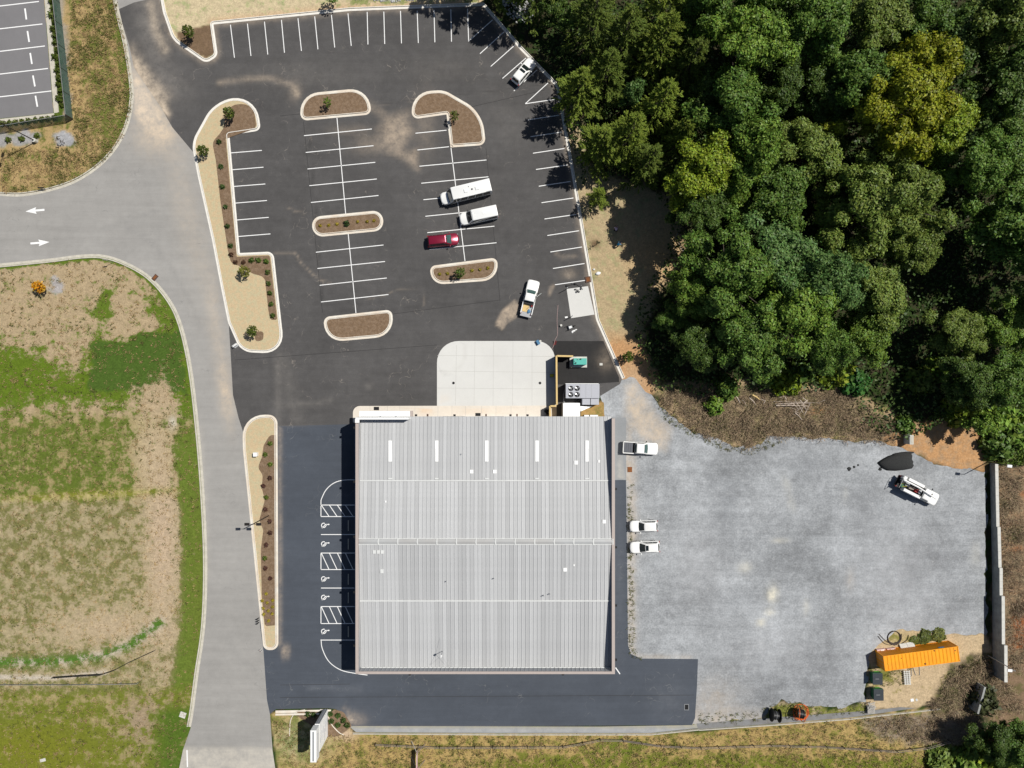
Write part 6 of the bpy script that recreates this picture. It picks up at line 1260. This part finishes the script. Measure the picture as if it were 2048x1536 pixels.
for i, (px,py) in enumerate(((1151,579),(1155,581),(1162,576.5),(1153,584),(1157.5,583.5))):
    t = thing('work_light' if False else 'tool_case','small dark tool case on the small concrete pad','tool case',P(px,py)+Vector((0,0,.03)),i*.7,'dark cases on the small pad'); MB().box((0,0,.1),(.3 if i != 2 else .5,.2,.2)).build('case', M_black, t, local=True); MB().box((0,0,.21),(.14,.04,.03)).build('handle', M_gal, t, local=True)
flat('cloth_rag','small white rag near the lower left corner of the small pad','rag',1132.5,634.5,.45,.25,.05,M_white,.02,10)
t = thing('cooler_box','blue cooler box on the top edge of the large concrete pad','cooler',P(1076,685)+Vector((0,0,.026)),R(-62)); bevel(MB().box((0,0,.22),(.75,.42,.44)).build('chest', M_blue, t, local=True)); bevel(MB().box((0,0,.47),(.78,.45,.06)).build('lid', M_blue, t, local=True)); 
pail('white bucket standing beside the blue cooler box', 1080.5,682.5)
for px, py, r, lab in ((1196,547,.42,'larger white sack on the straw bank by the kerb'),(1187.5,539,.2,'smaller white sack on the straw bank by the kerb')):
    o = MB().loft([[(r*k*math.cos(a)*(1+.25*math.sin(2*a)),r*k*math.sin(a)*.7,z) for a in np.linspace(0,2*math.pi,10,False)] for k,z in ((1,0),(1.05,.12),(.6,.24),(.2,.27))]).build('sack', M_white, None, True); o.location = P(px,py); tag(o, lab, 'sack')
o = MB().tube([P(x,y,.05) for x,y in crom([(1116,610),(1114,640),(1115,668),(1110,680),(1107,692),(1104,697)],4)], .025, 4).build('extension_cord', M_pink); tag(o,'thin pale cord trailing down the asphalt past the bucket','cord')
o = MB().tube([P(x,y,.05) for x,y in crom([(1110,681),(1113,684),(1108,686),(1112,688),(1106,690)],4)], .03, 4).build('extension_cord', M_red); tag(o,'tangled red cord near the corner of the large pad','cord')
flat('utility_vault','pale square utility vault in the grass by the road','utility vault',366,1429.5,1.0,.9,.12,M_cap,0,-20)
flat('fallen_board','pale board lying in the grass at the bottom left','board',86,1520,.9,.5,.08,M_cap,0,15)
t = thing('stop_sign','round road sign on a thin post by the road bend','sign',P(226,525)); MB().tube([(0,0,0),(0,0,2.2)], .035, 6).build('post', M_gal, t, local=True); o = MB().tube([(0,-.02,2.3),(0,.02,2.3)], .38, 8).build('plate', M_cap, t, local=True)
t = thing('yard_sign','small dark sign at the kerb of the rough grass','sign',P(88,378)); MB().tube([(-.3,0,0),(-.3,0,.8)], .03).build('post', M_gal, t, local=True); MB().tube([(.3,0,0),(.3,0,.8)], .03).build('post', M_gal, t, local=True); MB().box((0,0,.75),(.9,.06,.6)).build('board', M_black, t, local=True)
for y in (1051,1088,1158,1195,1263):
    o = bevel(MB().box((0,0,.07),(.16,1.75,.14)).build('wheel_stop', M_kerbold), .03); o.location = P(697,y)+Vector((0,0,.02)); tag(o,'grey wheel stop in the shade left of the warehouse, %s from the top' % ORD[(1051,1088,1158,1195,1263).index(y)],'wheel stop','wheel stops in the shade')
flat('white_litter','scraps of white sheet on the dirt below the buckets','litter',1824,1400,.5,.45,.05,M_white,0,8)
flat('paper_cup_box','pale flattened carton beside the white scraps','carton',1833,1399.5,.35,.4,.05,M_cap,0,40)
# ------------------------------------------------------------------ two people at work in the shade
def person(label, px, py, rz, shirt, hat):
    q = P(px,py); t = thing('person', label, 'person', (q.x,q.y,0), R(rz))
    J = {'pel':(0,0,.92,.15),'wai':(.06,0,1.08,.14),'che':(.22,0,1.30,.17),'nek':(.36,0,1.44,.065),'hea':(.44,0,1.56,.10),'top':(.48,0,1.66,.085)}
    E_ = [('pel','wai'),('wai','che'),('che','nek'),('nek','hea'),('hea','top')]
    for s, n in ((1,'l'),(-1,'r')):
        J.update({'hip'+n:(0,s*.11,.86,.10),'kne'+n:(.08+.06*s,s*.14,.48,.07),'ank'+n:(-.04+.1*s,s*.15,.08,.05),'toe'+n:(.12+.1*s,s*.16,.04,.04),'sho'+n:(.24,s*.2,1.34,.075),'elb'+n:(.38,s*.28,1.10,.05),'wri'+n:(.58,s*.2,.98,.038),'han'+n:(.66,s*.17,.95,.04)})
        E_ += [('pel','hip'+n),('hip'+n,'kne'+n),('kne'+n,'ank'+n),('ank'+n,'toe'+n),('che','sho'+n),('sho'+n,'elb'+n),('elb'+n,'wri'+n),('wri'+n,'han'+n)]
        for k, dy in enumerate((-.035,-.012,.012,.035)): J['f%d%s' % (k,n)] = (.73,s*.17+dy,.915-.005*abs(k-1.5),.009); E_.append(('han'+n,'f%d%s' % (k,n)))
        J['th'+n] = (.68,s*.17-s*.06,.93,.01); E_.append(('han'+n,'th'+n))
    ks = list(J); me = bpy.data.meshes.new('body'); me.from_pydata([J[k][:3] for k in ks], [(ks.index(a),ks.index(b)) for a,b in E_], []); me.materials.append(M_skin)
    o = link('body', me, t); m = o.modifiers.new('skin','SKIN'); o.modifiers.new('sub','SUBSURF').levels = 1; o.modifiers['sub'].render_levels = 1
    for i, k in enumerate(ks): me.skin_vertices[0].data[i].radius = (J[k][3],)*2
    me.skin_vertices[0].data[0].use_root = True
    tor = MB().loft([[(cx+a*math.cos(u),b*math.sin(u),z) for u in np.linspace(0,2*math.pi,12,False)] for cx,a,b,z in ((0,.15,.19,.88),(.06,.16,.19,1.06),(.2,.17,.23,1.28),(.3,.13,.2,1.40),(.35,.07,.08,1.45))]).build('shirt', shirt, t, True, True)
    for s, n in ((1,'l'),(-1,'r')):
        MB().tube([J['sho'+n][:3],J['elb'+n][:3]], [.10,.072], 8).build('sleeve', shirt, t, True, True)
        MB().tube([J['hip'+n][:3],J['kne'+n][:3],J['ank'+n][:3]], [.125,.095,.08], 9).build('trouser_leg', M_trous, t, True, True)
        MB().box((J['toe'+n][0]-.06,J['toe'+n][1],.045),(.27,.10,.09)).build('shoe', M_black, t, local=True)
    MB().loft([[(.46+r*math.cos(u),r*math.sin(u),z) for u in np.linspace(0,2*math.pi,12,False)] for r,z in ((.115,1.64),(.11,1.70),(.06,1.75))]).build('cap', hat, t, True, True); MB().box((.6,0,1.645),(.14,.15,.015)).build('cap_peak', hat, t, local=True)
    return t
person('person in a lavender shirt and dark trousers working in the shade by the wood', 1231,462, 100, M_cloth1, M_black)
person('person in a bright blue shirt bending over in the shade by the wood', 1234,492, 40, M_cloth2, M_trous)

blades([([(1255,965),(1266,965),(1268,1180),(1272,1300),(1284,1318),(1262,1316),(1256,1290)],.3),([(1398,1425),(1500,1425),(1560,1400),(1640,1412),(1730,1402),(1735,1424),(1560,1438),(1398,1450)],.35),([(1310,800),(1345,836),(1395,870),(1460,894),(1505,900),(1536,880),(1560,885),(1500,912),(1440,900),(1380,872),(1330,840)],.2),([(1735,1335),(1800,1330),(1835,1340),(1800,1370),(1765,1372)],.15)], 5000, 70, .26, .03, (.25,1.1), M_grassb, 'weeds', 'straggling weeds along the edges of the gravel yard', 8)
